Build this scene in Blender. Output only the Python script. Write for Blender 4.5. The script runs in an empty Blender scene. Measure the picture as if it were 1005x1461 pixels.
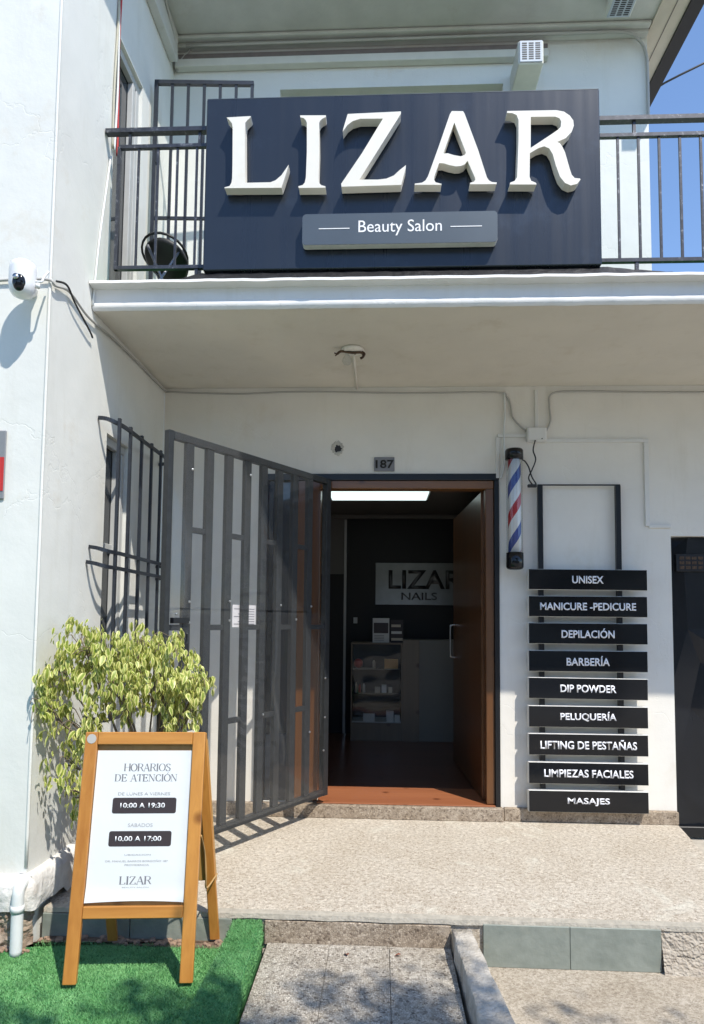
import bpy, bmesh, math, random
import numpy as np
from mathutils import Vector, Matrix, noise
random.seed(7)
SC = bpy.context.scene
COL = SC.collection

# ------------------------------------------------------------------ camera, light, exposure
cd = bpy.data.cameras.new('camera'); cam = bpy.data.objects.new('camera', cd); COL.objects.link(cam)
R_ = Vector((0.99885545, 0.04684491, 0.00966178)); U_ = Vector((-0.0064032, -0.0692186, 0.99758097)); F_ = Vector((-0.04740036, 0.99650105, 0.06883942))
m = Matrix((R_, U_, -F_)).transposed().to_4x4(); m.translation = (0.03124, -4.31707, 1.21508)
cam.matrix_world = m
cd.sensor_width = 36; cd.sensor_height = 36; cd.sensor_fit = 'AUTO'
cd.lens = 967.55 / 1461 * 36
cd.shift_x = (502.5 - 497.9) / 1461; cd.shift_y = (818.96 - 730.5) / 1461
cd.clip_start = 0.05; cd.clip_end = 500
SC.camera = cam
SUN = Vector((0.77, -1.0, 1.72)).normalized()          # towards the sun
elev = math.asin(SUN.z)
w = bpy.data.worlds.new('World'); SC.world = w; w.use_nodes = True
nt = w.node_tree; bg = nt.nodes['Background']
sky = nt.nodes.new('ShaderNodeTexSky'); sky.sky_type = 'NISHITA'; sky.sun_disc = False
sky.sun_elevation = elev; sky.sun_rotation = math.atan2(SUN.x, SUN.y)
sky.altitude = 600; sky.air_density = 1.0; sky.dust_density = 0.15; sky.ozone_density = 4.0
nt.links.new(sky.outputs[0], bg.inputs[0]); bg.inputs[1].default_value = 0.15
sd = bpy.data.lights.new('sun', 'SUN'); sd.energy = 3.05; sd.angle = math.radians(0.55); sd.color = (1.0, 0.94, 0.85)
so = bpy.data.objects.new('sun', sd); COL.objects.link(so)
so.rotation_euler = SUN.to_track_quat('Z', 'Y').to_euler(); so.location = (4, -7, 12)
SC.view_settings.view_transform = 'Standard'; SC.view_settings.look = 'None'
SC.view_settings.exposure = 0.84; SC.view_settings.gamma = 1.0; SC.view_settings.use_curve_mapping = False

# ------------------------------------------------------------------ materials
MATS = {}
def mat(name, col, rough=0.6, metal=0.0, noise_amt=0.0, noise_scale=8.0, bump=0.0, bump_scale=60.0, col2=None, spec=0.5, coat=0.0, stain=None, stain_amt=0.0, stain_scale=2.5):
    if name in MATS: return MATS[name]
    M = bpy.data.materials.new(name); M.use_nodes = True; t = M.node_tree; b = t.nodes['Principled BSDF']; L = t.links
    b.inputs['Roughness'].default_value = rough; b.inputs['Metallic'].default_value = metal
    b.inputs['Specular IOR Level'].default_value = spec; b.inputs['Coat Weight'].default_value = coat
    b.inputs['Coat Roughness'].default_value = 0.08
    b.inputs['Base Color'].default_value = (*col, 1)
    tc = t.nodes.new('ShaderNodeTexCoord')
    out = None
    if noise_amt or col2:
        n = t.nodes.new('ShaderNodeTexNoise'); n.inputs['Scale'].default_value = noise_scale; n.inputs['Detail'].default_value = 6; n.inputs['Roughness'].default_value = .6
        L.new(tc.outputs['Object'], n.inputs['Vector'])
        r = t.nodes.new('ShaderNodeValToRGB'); r.color_ramp.elements[0].position = .32; r.color_ramp.elements[1].position = .68
        c2 = col2 if col2 else tuple(max(0, c * (1 - noise_amt)) for c in col)
        r.color_ramp.elements[0].color = (*c2, 1); r.color_ramp.elements[1].color = (*col, 1)
        L.new(n.outputs['Fac'], r.inputs['Fac']); out = r.outputs['Color']
    if stain:
        n2 = t.nodes.new('ShaderNodeTexNoise'); n2.inputs['Scale'].default_value = stain_scale; n2.inputs['Detail'].default_value = 8; n2.inputs['Roughness'].default_value = .7
        L.new(tc.outputs['Object'], n2.inputs['Vector'])
        r2 = t.nodes.new('ShaderNodeValToRGB'); r2.color_ramp.elements[0].position = .58; r2.color_ramp.elements[1].position = .72
        r2.color_ramp.elements[0].color = (0, 0, 0, 1); r2.color_ramp.elements[1].color = (stain_amt,) * 3 + (1,)
        L.new(n2.outputs['Fac'], r2.inputs['Fac'])
        mx = t.nodes.new('ShaderNodeMix'); mx.data_type = 'RGBA'
        L.new(r2.outputs['Color'], mx.inputs[0])
        if out: L.new(out, mx.inputs[6])
        else: mx.inputs[6].default_value = (*col, 1)
        mx.inputs[7].default_value = (*stain, 1); out = mx.outputs[2]
    if out: L.new(out, b.inputs['Base Color'])
    if bump:
        nb = t.nodes.new('ShaderNodeTexNoise'); nb.inputs['Scale'].default_value = bump_scale; nb.inputs['Detail'].default_value = 5
        L.new(tc.outputs['Object'], nb.inputs['Vector'])
        bp = t.nodes.new('ShaderNodeBump'); bp.inputs['Strength'].default_value = bump; bp.inputs['Distance'].default_value = .01
        L.new(nb.outputs['Fac'], bp.inputs['Height']); L.new(bp.outputs['Normal'], b.inputs['Normal'])
    MATS[name] = M; return M

def plaster(name, col, stain, amt):
    """painted render: soft trowel waves, fine grain, patches of weathering and a few cracks"""
    M = mat(name, col, rough=.78, noise_amt=.07, noise_scale=3.0, stain=stain, stain_amt=amt, stain_scale=1.7, spec=.25)
    t = M.node_tree; L = t.links; b = t.nodes['Principled BSDF']; tc = [n for n in t.nodes if n.type == 'TEX_COORD'][0]
    n1 = t.nodes.new('ShaderNodeTexNoise'); n1.inputs['Scale'].default_value = 5; n1.inputs['Detail'].default_value = 3
    n2 = t.nodes.new('ShaderNodeTexNoise'); n2.inputs['Scale'].default_value = 90; n2.inputs['Detail'].default_value = 4
    v = t.nodes.new('ShaderNodeTexVoronoi'); v.feature = 'DISTANCE_TO_EDGE'; v.inputs['Scale'].default_value = 1.1
    nw = t.nodes.new('ShaderNodeTexNoise'); nw.inputs['Scale'].default_value = 6; nw.inputs['Detail'].default_value = 5
    ad = t.nodes.new('ShaderNodeVectorMath'); ad.operation = 'MULTIPLY_ADD'; ad.inputs[1].default_value = (.35, .35, .35)
    for n in (n1, n2, nw): L.new(tc.outputs['Object'], n.inputs['Vector'])
    L.new(nw.outputs['Color'], ad.inputs[0]); L.new(tc.outputs['Object'], ad.inputs[2]); L.new(ad.outputs[0], v.inputs['Vector'])
    mr = t.nodes.new('ShaderNodeMapRange'); mr.inputs[1].default_value = 0; mr.inputs[2].default_value = .006; mr.inputs[3].default_value = -.16; mr.inputs[4].default_value = 0
    L.new(v.outputs['Distance'], mr.inputs[0])
    a1 = t.nodes.new('ShaderNodeMath'); a1.operation = 'MULTIPLY_ADD'; a1.inputs[1].default_value = .12
    L.new(n2.outputs['Fac'], a1.inputs[0]); L.new(n1.outputs['Fac'], a1.inputs[2])
    # faint vertical runs of grime
    mp = t.nodes.new('ShaderNodeMapping'); mp.inputs['Scale'].default_value = (7, 7, .8); L.new(tc.outputs['Object'], mp.inputs[0])
    ns = t.nodes.new('ShaderNodeTexNoise'); ns.inputs['Scale'].default_value = 1; ns.inputs['Detail'].default_value = 6; ns.inputs['Roughness'].default_value = .7; L.new(mp.outputs[0], ns.inputs['Vector'])
    rs = t.nodes.new('ShaderNodeValToRGB'); rs.color_ramp.elements[0].position = .28; rs.color_ramp.elements[1].position = .46
    rs.color_ramp.elements[0].color = (.80, .77, .70, 1); rs.color_ramp.elements[1].color = (1, 1, 1, 1); L.new(ns.outputs['Fac'], rs.inputs['Fac'])
    mg = t.nodes.new('ShaderNodeMix'); mg.data_type = 'RGBA'; mg.blend_type = 'MULTIPLY'; mg.inputs[0].default_value = .30
    src = b.inputs['Base Color'].links[0].from_socket; L.new(src, mg.inputs[6]); L.new(rs.outputs['Color'], mg.inputs[7]); L.new(mg.outputs[2], b.inputs['Base Color'])
    a2 = t.nodes.new('ShaderNodeMath'); a2.operation = 'ADD'; L.new(a1.outputs[0], a2.inputs[0]); L.new(mr.outputs[0], a2.inputs[1])
    bp = t.nodes.new('ShaderNodeBump'); bp.inputs['Strength'].default_value = .35; bp.inputs['Distance'].default_value = .012
    L.new(a2.outputs[0], bp.inputs['Height']); L.new(bp.outputs['Normal'], b.inputs['Normal'])
    return M

def aggregate(name, light, dark, mid, scale, bump=.6, dirt=None):
    """exposed pebble concrete"""
    M = bpy.data.materials.new(name); M.use_nodes = True; t = M.node_tree; b = t.nodes['Principled BSDF']; L = t.links
    b.inputs['Roughness'].default_value = .85; b.inputs['Specular IOR Level'].default_value = .3
    tc = t.nodes.new('ShaderNodeTexCoord')
    v = t.nodes.new('ShaderNodeTexVoronoi'); v.inputs['Scale'].default_value = scale
    ve = t.nodes.new('ShaderNodeTexVoronoi'); ve.feature = 'DISTANCE_TO_EDGE'; ve.inputs['Scale'].default_value = scale
    nz = t.nodes.new('ShaderNodeTexNoise'); nz.inputs['Scale'].default_value = 2.3; nz.inputs['Detail'].default_value = 7; nz.inputs['Roughness'].default_value = .65
    nf = t.nodes.new('ShaderNodeTexNoise'); nf.inputs['Scale'].default_value = scale * .35; nf.inputs['Detail'].default_value = 4
    for n in (v, ve, nz, nf): L.new(tc.outputs['Object'], n.inputs['Vector'])
    sep = t.nodes.new('ShaderNodeSeparateColor'); L.new(v.outputs['Color'], sep.inputs[0])
    r = t.nodes.new('ShaderNodeValToRGB'); e = r.color_ramp.elements
    e[0].position = 0; e[0].color = (*dark, 1); e[1].position = 1; e[1].color = (*light, 1)
    k = e.new(.22); k.color = (*mid, 1); k2 = e.new(.6); k2.color = (*[(a + c) / 2 for a, c in zip(light, mid)], 1)
    L.new(sep.outputs[0], r.inputs['Fac'])
    mr = t.nodes.new('ShaderNodeMapRange'); mr.inputs[1].default_value = 0; mr.inputs[2].default_value = .12
    L.new(ve.outputs['Distance'], mr.inputs[0])
    mx = t.nodes.new('ShaderNodeMix'); mx.data_type = 'RGBA'; mx.inputs[6].default_value = (*[c * .8 for c in mid], 1)
    L.new(mr.outputs[0], mx.inputs[0]); L.new(r.outputs['Color'], mx.inputs[7])
    rr = t.nodes.new('ShaderNodeValToRGB'); rr.color_ramp.elements[0].position = .3; rr.color_ramp.elements[1].position = .7
    d = dirt or (.62, .58, .52)
    rr.color_ramp.elements[0].color = (*d, 1); rr.color_ramp.elements[1].color = (1, 1, 1, 1)
    L.new(nz.outputs['Fac'], rr.inputs['Fac'])
    mu = t.nodes.new('ShaderNodeMix'); mu.data_type = 'RGBA'; mu.blend_type = 'MULTIPLY'; mu.inputs[0].default_value = 1
    L.new(mx.outputs[2], mu.inputs[6]); L.new(rr.outputs['Color'], mu.inputs[7])
    rf = t.nodes.new('ShaderNodeValToRGB'); rf.color_ramp.elements[0].position = .35; rf.color_ramp.elements[1].position = .65
    rf.color_ramp.elements[0].color = (.72, .7, .68, 1)
    L.new(nf.outputs['Fac'], rf.inputs['Fac'])
    mu2 = t.nodes.new('ShaderNodeMix'); mu2.data_type = 'RGBA'; mu2.blend_type = 'MULTIPLY'; mu2.inputs[0].default_value = 1
    L.new(mu.outputs[2], mu2.inputs[6]); L.new(rf.outputs['Color'], mu2.inputs[7])
    nl = t.nodes.new('ShaderNodeTexNoise'); nl.inputs['Scale'].default_value = 3.1; nl.inputs['Detail'].default_value = 9; nl.inputs['Roughness'].default_value = .75; nl.inputs['Distortion'].default_value = .8
    L.new(tc.outputs['Object'], nl.inputs['Vector'])
    rl = t.nodes.new('ShaderNodeValToRGB'); rl.color_ramp.elements[0].position = .56; rl.color_ramp.elements[1].position = .72; rl.color_ramp.elements[0].color = (0, 0, 0, 1); rl.color_ramp.elements[1].color = (.55, .55, .55, 1)
    L.new(nl.outputs['Fac'], rl.inputs['Fac'])
    ml = t.nodes.new('ShaderNodeMix'); ml.data_type = 'RGBA'; ml.inputs[7].default_value = (*[min(.8, c * 1.08) for c in light], 1)
    L.new(rl.outputs['Color'], ml.inputs[0]); L.new(mu2.outputs[2], ml.inputs[6]); L.new(ml.outputs[2], b.inputs['Base Color'])
    bp = t.nodes.new('ShaderNodeBump'); bp.inputs['Strength'].default_value = bump; bp.inputs['Distance'].default_value = .004
    L.new(mr.outputs[0], bp.inputs['Height']); L.new(bp.outputs['Normal'], b.inputs['Normal'])
    MATS[name] = M; return M

def wood(name, c1, c2, rough=.4, scale=14, axis='Z', coat=0.3):
    M = bpy.data.materials.new(name); M.use_nodes = True; t = M.node_tree; b = t.nodes['Principled BSDF']; L = t.links
    b.inputs['Roughness'].default_value = rough; b.inputs['Coat Weight'].default_value = coat; b.inputs['Coat Roughness'].default_value = .2
    tc = t.nodes.new('ShaderNodeTexCoord'); mp = t.nodes.new('ShaderNodeMapping')
    s = {'Z': (1, 1, .06), 'X': (.06, 1, 1), 'Y': (1, .06, 1)}[axis]
    mp.inputs['Scale'].default_value = s
    n = t.nodes.new('ShaderNodeTexNoise'); n.inputs['Scale'].default_value = scale * 4; n.inputs['Detail'].default_value = 5; n.inputs['Distortion'].default_value = .6
    n2 = t.nodes.new('ShaderNodeTexNoise'); n2.inputs['Scale'].default_value = scale * .5
    L.new(tc.outputs['Object'], mp.inputs[0]); L.new(mp.outputs[0], n.inputs['Vector']); L.new(mp.outputs[0], n2.inputs['Vector'])
    ad = t.nodes.new('ShaderNodeMath'); ad.operation = 'MULTIPLY_ADD'; ad.inputs[1].default_value = .6
    L.new(n2.outputs['Fac'], ad.inputs[0]); 
    sc = t.nodes.new('ShaderNodeMath'); sc.operation = 'MULTIPLY'; sc.inputs[1].default_value = .5; L.new(n.outputs['Fac'], sc.inputs[0]); L.new(sc.outputs[0], ad.inputs[2])
    r = t.nodes.new('ShaderNodeValToRGB'); r.color_ramp.elements[0].position = .35; r.color_ramp.elements[1].position = .75
    r.color_ramp.elements[0].color = (*c2, 1); r.color_ramp.elements[1].color = (*c1, 1)
    L.new(ad.outputs[0], r.inputs['Fac'])
    vk = t.nodes.new('ShaderNodeTexVoronoi'); vk.inputs['Scale'].default_value = 5.5; L.new(tc.outputs['Object'], vk.inputs['Vector'])
    rk = t.nodes.new('ShaderNodeValToRGB'); rk.color_ramp.elements[0].position = .05; rk.color_ramp.elements[1].position = .17; rk.color_ramp.elements[0].color = (.32, .22, .15, 1); rk.color_ramp.elements[1].color = (1, 1, 1, 1)
    L.new(vk.outputs['Distance'], rk.inputs['Fac'])
    mk = t.nodes.new('ShaderNodeMix'); mk.data_type = 'RGBA'; mk.blend_type = 'MULTIPLY'; mk.inputs[0].default_value = .8
    L.new(r.outputs['Color'], mk.inputs[6]); L.new(rk.outputs['Color'], mk.inputs[7]); L.new(mk.outputs[2], b.inputs['Base Color'])
    bp = t.nodes.new('ShaderNodeBump'); bp.inputs['Strength'].default_value = .15; bp.inputs['Distance'].default_value = .003
    L.new(n.outputs['Fac'], bp.inputs['Height']); L.new(bp.outputs['Normal'], b.inputs['Normal'])
    MATS[name] = M; return M

def clear_sheet(name, tint, haze_amt, gloss_fac):
    M = bpy.data.materials.new(name); M.use_nodes = True; t = M.node_tree; L = t.links; t.nodes.clear()
    o = t.nodes.new('ShaderNodeOutputMaterial'); tr = t.nodes.new('ShaderNodeBsdfTransparent'); tr.inputs[0].default_value = (*tint, 1)
    df = t.nodes.new('ShaderNodeBsdfDiffuse'); df.inputs[0].default_value = (.75, .78, .8, 1)
    gl = t.nodes.new('ShaderNodeBsdfGlossy'); gl.inputs['Roughness'].default_value = .035
    lw0 = t.nodes.new('ShaderNodeLayerWeight'); lw0.inputs[0].default_value = .5
    pw = t.nodes.new('ShaderNodeMath'); pw.operation = 'POWER'; pw.inputs[1].default_value = 4.0; L.new(lw0.outputs['Facing'], pw.inputs[0])
    lw = t.nodes.new('ShaderNodeMath'); lw.operation = 'MULTIPLY_ADD'; lw.inputs[1].default_value = .85; lw.inputs[2].default_value = .05; L.new(pw.outputs[0], lw.inputs[0])
    tc = t.nodes.new('ShaderNodeTexCoord'); nz = t.nodes.new('ShaderNodeTexNoise'); nz.inputs['Scale'].default_value = 2.2; nz.inputs['Detail'].default_value = 1
    bp = t.nodes.new('ShaderNodeBump'); bp.inputs['Strength'].default_value = .5; bp.inputs['Distance'].default_value = .02
    L.new(tc.outputs['Object'], nz.inputs['Vector']); L.new(nz.outputs['Fac'], bp.inputs['Height']); L.new(bp.outputs['Normal'], gl.inputs['Normal'])
    m1 = t.nodes.new('ShaderNodeMixShader'); m1.inputs[0].default_value = haze_amt
    L.new(tr.outputs[0], m1.inputs[1]); L.new(df.outputs[0], m1.inputs[2])
    mu = t.nodes.new('ShaderNodeMath'); mu.operation = 'MULTIPLY'; mu.inputs[1].default_value = gloss_fac; L.new(lw.outputs[0], mu.inputs[0])
    m2 = t.nodes.new('ShaderNodeMixShader'); L.new(mu.outputs[0], m2.inputs[0]); L.new(m1.outputs[0], m2.inputs[1]); L.new(gl.outputs[0], m2.inputs[2])
    L.new(m2.outputs[0], o.inputs[0]); MATS[name] = M; return M

def emissive(name, col, s):
    M = bpy.data.materials.new(name); M.use_nodes = True; b = M.node_tree.nodes['Principled BSDF']
    b.inputs['Base Color'].default_value = (*col, 1); b.inputs['Emission Color'].default_value = (*col, 1); b.inputs['Emission Strength'].default_value = s
    MATS[name] = M; return M

WALL = plaster('white_plaster', (.745, .75, .705), (.60, .54, .43), .6)
WALLIN = plaster('porch_plaster', (.79, .765, .70), (.64, .58, .47), .5)
CEIL = plaster('ceiling_paint', (.70, .665, .585), (.52, .45, .34), .55)
SOFF = mat('soffit_paint', (.60, .60, .56), .8, noise_amt=.15, noise_scale=4, bump=.2, stain=(.42, .38, .32), stain_amt=.5)
FASC = plaster('fascia_paint', (.76, .76, .74), (.55, .50, .42), .5)
ROUGHW = mat('rough_plinth_plaster', (.78, .76, .72), .9, noise_amt=.25, noise_scale=14, bump=1.0, bump_scale=28, stain=(.45, .36, .28), stain_amt=.6, stain_scale=5)
IRON = mat('dark_grey_iron', (.04, .043, .045), .42, .35, noise_amt=.3, noise_scale=30, bump=.12, bump_scale=120)
IRON2 = mat('blue_black_iron', (.035, .042, .055), .4, .3, noise_amt=.3, noise_scale=30)
RAILP = mat('railing_paint', (.06, .065, .08), .38, .3, col2=(.03, .032, .04), noise_scale=40, stain=(.55, .55, .55), stain_amt=.5, stain_scale=40)
BLACK = mat('black_metal', (.012, .013, .015), .35, .2)
NAVY = mat('navy_composite_panel', (.022, .029, .041), .27, .3, noise_amt=.12, noise_scale=3, spec=.6, stain=(.05, .07, .10), stain_amt=.35, stain_scale=3)
IVORY = mat('ivory_letter_paint', (.78, .75, .665), .5, noise_amt=.05, noise_scale=12, stain=(.68, .60, .45), stain_amt=.4, stain_scale=9)
GREYPL = mat('grey_brushed_plate', (.12, .135, .14), .33, .55, noise_amt=.08, noise_scale=5)
WHITEP = mat('white_print', (.85, .85, .85), .5)
SIGNW = emissive('white_acrylic_letters', (.85, .86, .90), .0)
GLOSSB = mat('gloss_black_face', (.008, .009, .011), .10, 0, spec=.38)
WSTEEL = mat('white_box_edge', (.72, .72, .69), .5, noise_amt=.12, noise_scale=20)
AGG = aggregate('pebble_concrete_porch', (.80, .745, .645), (.38, .32, .25), (.66, .595, .495), 140, .5, (.86, .83, .79))
AGG2 = aggregate('pebble_concrete_path', (.72, .68, .60), (.20, .175, .15), (.52, .48, .41), 120, .7, (.80, .76, .70))
BASE = aggregate('granite_base', (.58, .50, .40), (.18, .14, .11), (.42, .35, .27), 110, .5, (.75, .70, .64))
CONC = mat('pavement_concrete', (.56, .51, .43), .9, noise_amt=.35, noise_scale=9, bump=.8, bump_scale=120, stain=(.30, .26, .21), stain_amt=.6, stain_scale=3)
KERB = mat('kerb_concrete', (.60, .56, .49), .9, col2=(.36, .32, .26), noise_scale=13, bump=.9, bump_scale=70)
MORT = mat('mortar', (.50, .46, .38), .9, noise_amt=.3, noise_scale=25, bump=.5, bump_scale=90)
SLATE = mat('grey_green_slate', (.27, .295, .255), .6, col2=(.19, .215, .185), noise_scale=9, bump=.25, bump_scale=35, stain=(.30, .29, .22), stain_amt=.5, stain_scale=7)
SOIL = mat('soil', (.22, .15, .10), .95, col2=(.10, .07, .05), noise_scale=40, bump=1, bump_scale=90)
ASPH = mat('asphalt', (.05, .05, .05), .9, noise_amt=.3, noise_scale=50, bump=.3)
WOODS = wood('varnished_pine', (.55, .255, .055), (.38, .150, .028), .38)
WOODX = wood('varnished_pine_cross', (.55, .255, .055), (.38, .150, .028), .38, axis='X')
WOODP = wood('pale_plank', (.52, .30, .09), (.40, .21, .055), .5)
DOORW = wood('door_wood', (.155, .064, .018), (.085, .032, .010), .35, 8)
DOORX = wood('door_wood_cross', (.20, .085, .022), (.13, .05, .014), .35, 8, 'X')
LAMI = wood('orange_laminate', (.40, .15, .065), (.27, .09, .038), .4, 6, 'X')
FLOORD = wood('room_floor_wood', (.13, .05, .027), (.075, .028, .015), .35, 6, 'X')
PAPER = mat('poster_paper', (.70, .725, .72), .55, noise_amt=.03, noise_scale=3, bump=.25, bump_scale=6)
PINK = mat('print_grey', (.16, .16, .18), .6)
PLIGHT = mat('print_light_grey', (.36, .37, .38), .6)
PDARK = mat('print_dark_box', (.040, .030, .032), .5)
GLASSD = mat('dark_window_glass', (.035, .04, .045), .06, 0, spec=.6)
CURT = mat('pale_curtain', (.62, .64, .66), .8, noise_amt=.1, noise_scale=9)
FRAMEG = mat('grey_window_frame', (.50, .51, .50), .5, noise_amt=.1)
BEIGE = mat('beige_paint', (.50, .47, .37), .8, noise_amt=.1)
BROWN = mat('brown_rail_paint', (.20, .165, .15), .6, noise_amt=.2, noise_scale=20)
PVC = mat('white_pvc', (.74, .76, .75), .35, noise_amt=.08, noise_scale=12)
GREYC = mat('grey_cable', (.42, .41, .38), .6)
DKC = mat('black_cable', (.02, .02, .02), .5)
ROOMW = mat('room_wall', (.17, .165, .155), .8, noise_amt=.08)
ROOMB = mat('room_black_wall', (.008, .008, .009), .6)
CLEAR = clear_sheet('clear_acrylic', (.99, .99, .99), .02, .8)
CLEAR2 = clear_sheet('clear_glass', (.9, .92, .92), .01, 1.0)
CHROME = mat('brushed_steel', (.55, .56, .56), .28, 1.0)
REDP = mat('red_paint', (.50, .03, .025), .5)
GREYP = mat('grey_enamel', (.22, .23, .24), .5)
TURFB = mat('turf_backing', (.05, .24, .07), .9, noise_amt=.4, noise_scale=30, bump=.5, bump_scale=150)
RUST = mat('rusty_metal', (.16, .10, .06), .8, .4, col2=(.05, .035, .03), noise_scale=60)
TERRA = mat('terracotta', (.35, .16, .09), .8, noise_amt=.2)
BARK = mat('grey_bark', (.22, .17, .12), .9, noise_amt=.3, noise_scale=30, bump=.6)

def leaf_mat(name, green, cream):
    M = bpy.data.materials.new(name); M.use_nodes = True; t = M.node_tree; b = t.nodes['Principled BSDF']; L = t.links
    b.inputs['Roughness'].default_value = .42
    a = t.nodes.new('ShaderNodeAttribute'); a.attribute_name = 'edge'
    tc = t.nodes.new('ShaderNodeTexCoord'); oi = t.nodes.new('ShaderNodeObjectInfo')
    nz = t.nodes.new('ShaderNodeTexNoise'); nz.inputs['Scale'].default_value = 55; L.new(tc.outputs['Object'], nz.inputs['Vector'])
    ad = t.nodes.new('ShaderNodeMath'); ad.operation = 'MULTIPLY_ADD'; ad.inputs[1].default_value = .9; L.new(nz.outputs['Fac'], ad.inputs[0]); L.new(a.outputs['Fac'], ad.inputs[2])
    r = t.nodes.new('ShaderNodeValToRGB'); r.color_ramp.elements[0].position = .50; r.color_ramp.elements[1].position = .78
    r.color_ramp.elements[0].color = (*green, 1); r.color_ramp.elements[1].color = (*cream, 1)
    L.new(ad.outputs[0], r.inputs['Fac']); L.new(r.outputs['Color'], b.inputs['Base Color'])
    tl = t.nodes.new('ShaderNodeBsdfTranslucent'); L.new(r.outputs['Color'], tl.inputs[0])
    mx = t.nodes.new('ShaderNodeMixShader'); mx.inputs[0].default_value = .28
    L.new(b.outputs[0], mx.inputs[1]); L.new(tl.outputs[0], mx.inputs[2]); L.new(mx.outputs[0], t.nodes['Material Output'].inputs[0])
    MATS[name] = M; return M
LEAF = leaf_mat('variegated_leaf', (.26, .34, .045), (.76, .74, .28))
TLEAF = mat('tree_leaf', (.06, .10, .03), .5, noise_amt=.3)

# turf blades: lighter and darker greens by attribute
TURF = mat('turf_blade', (.21, .47, .18), .6, col2=(.10, .30, .09), noise_scale=5)

# vertical rain streaks on the navy panel
t = NAVY.node_tree; b = t.nodes['Principled BSDF']; L = t.links; tc = [n for n in t.nodes if n.type == 'TEX_COORD'][0]
mp = t.nodes.new('ShaderNodeMapping'); mp.inputs['Scale'].default_value = (22, 22, .7); L.new(tc.outputs['Object'], mp.inputs[0])
ns = t.nodes.new('ShaderNodeTexNoise'); ns.inputs['Scale'].default_value = 1; ns.inputs['Detail'].default_value = 5; L.new(mp.outputs[0], ns.inputs['Vector'])
mr = t.nodes.new('ShaderNodeMapRange'); mr.inputs[1].default_value = .35; mr.inputs[2].default_value = .7; mr.inputs[3].default_value = .27; mr.inputs[4].default_value = .33
L.new(ns.outputs['Fac'], mr.inputs[0]); L.new(mr.outputs[0], b.inputs['Roughness'])
# barber stripes
def stripes():
    M = bpy.data.materials.new('barber_stripes'); M.use_nodes = True; t = M.node_tree; b = t.nodes['Principled BSDF']; L = t.links
    b.inputs['Roughness'].default_value = .35
    tc = t.nodes.new('ShaderNodeTexCoord'); s = t.nodes.new('ShaderNodeSeparateXYZ'); L.new(tc.outputs['Object'], s.inputs[0])
    at = t.nodes.new('ShaderNodeMath'); at.operation = 'ARCTAN2'; L.new(s.outputs['X'], at.inputs[0])
    ng = t.nodes.new('ShaderNodeMath'); ng.operation = 'MULTIPLY'; ng.inputs[1].default_value = -1; L.new(s.outputs['Y'], ng.inputs[0]); L.new(ng.outputs[0], at.inputs[1])
    k = t.nodes.new('ShaderNodeMath'); k.operation = 'MULTIPLY'; k.inputs[1].default_value = -1 / (2 * math.pi); L.new(at.outputs[0], k.inputs[0])
    z = t.nodes.new('ShaderNodeMath'); z.operation = 'MULTIPLY_ADD'; z.inputs[1].default_value = 1 / .363; L.new(s.outputs['Z'], z.inputs[0]); L.new(k.outputs[0], z.inputs[2])
    of = t.nodes.new('ShaderNodeMath'); of.operation = 'ADD'; of.inputs[1].default_value = 3.80; L.new(z.outputs[0], of.inputs[0])
    fr = t.nodes.new('ShaderNodeMath'); fr.operation = 'FRACT'; L.new(of.outputs[0], fr.inputs[0])
    r = t.nodes.new('ShaderNodeValToRGB'); r.color_ramp.interpolation = 'CONSTANT'; e = r.color_ramp.elements
    e[0].position = 0; e[0].color = (.74, .74, .76, 1); e[1].position = .25; e[1].color = (.022, .06, .32, 1)
    for p, c in ((.47, (.74, .74, .76, 1)), (.75, (.46, .02, .03, 1)), (.97, (.74, .74, .76, 1))):
        q = e.new(p); q.color = c
    L.new(fr.outputs[0], r.inputs['Fac']); L.new(r.outputs['Color'], b.inputs['Base Color']); return M
STRIPE = stripes()

# ------------------------------------------------------------------ mesh helpers
def tag(o, label=None, cat=None, group=None, kind=None):
    if label: o['label'] = label
    if cat: o['category'] = cat
    if group: o['group'] = group
    if kind: o['kind'] = kind
    return o
def thing(name, label, cat, loc=(0, 0, 0), rz=0, group=None):
    o = bpy.data.objects.new(name, None); o.empty_display_size = .1; COL.objects.link(o); o.location = loc; o.rotation_euler = (0, 0, rz)
    return tag(o, label, cat, group)
def finish(name, bm, m, parent=None, smooth=False, mats=None):
    me = bpy.data.meshes.new(name); bm.normal_update(); bm.to_mesh(me); bm.free()
    for k in (mats or [m]): me.materials.append(k)
    if smooth:
        for p in me.polygons: p.use_smooth = True
    o = bpy.data.objects.new(name, me); COL.objects.link(o)
    if parent is not None: o.parent = parent
    return o
def struct(name, bm, m, parent=None, smooth=False):
    o = finish(name, bm, m, parent, smooth)
    if parent is None: o['kind'] = 'structure'
    return o
def box(bm, x0, x1, y0, y1, z0, z1, bev=0, M=None, mi=0):
    vs = [bm.verts.new(p) for p in ((x0, y0, z0), (x1, y0, z0), (x1, y1, z0), (x0, y1, z0), (x0, y0, z1), (x1, y0, z1), (x1, y1, z1), (x0, y1, z1))]
    fs = [bm.faces.new([vs[i] for i in f]) for f in ((0, 3, 2, 1), (4, 5, 6, 7), (0, 1, 5, 4), (1, 2, 6, 5), (2, 3, 7, 6), (3, 0, 4, 7))]
    for f in fs: f.material_index = mi
    new = vs
    if bev:
        es = list({e for f in fs for e in f.edges})
        r = bmesh.ops.bevel(bm, geom=es, offset=bev, segments=1, affect='EDGES', profile=.5)
        new = list({v for v in r['verts']} | {v for v in vs if v.is_valid})
        for f in r['faces']: f.material_index = mi
    if M is not None:
        for v in new: v.co = M @ v.co
    return new
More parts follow.
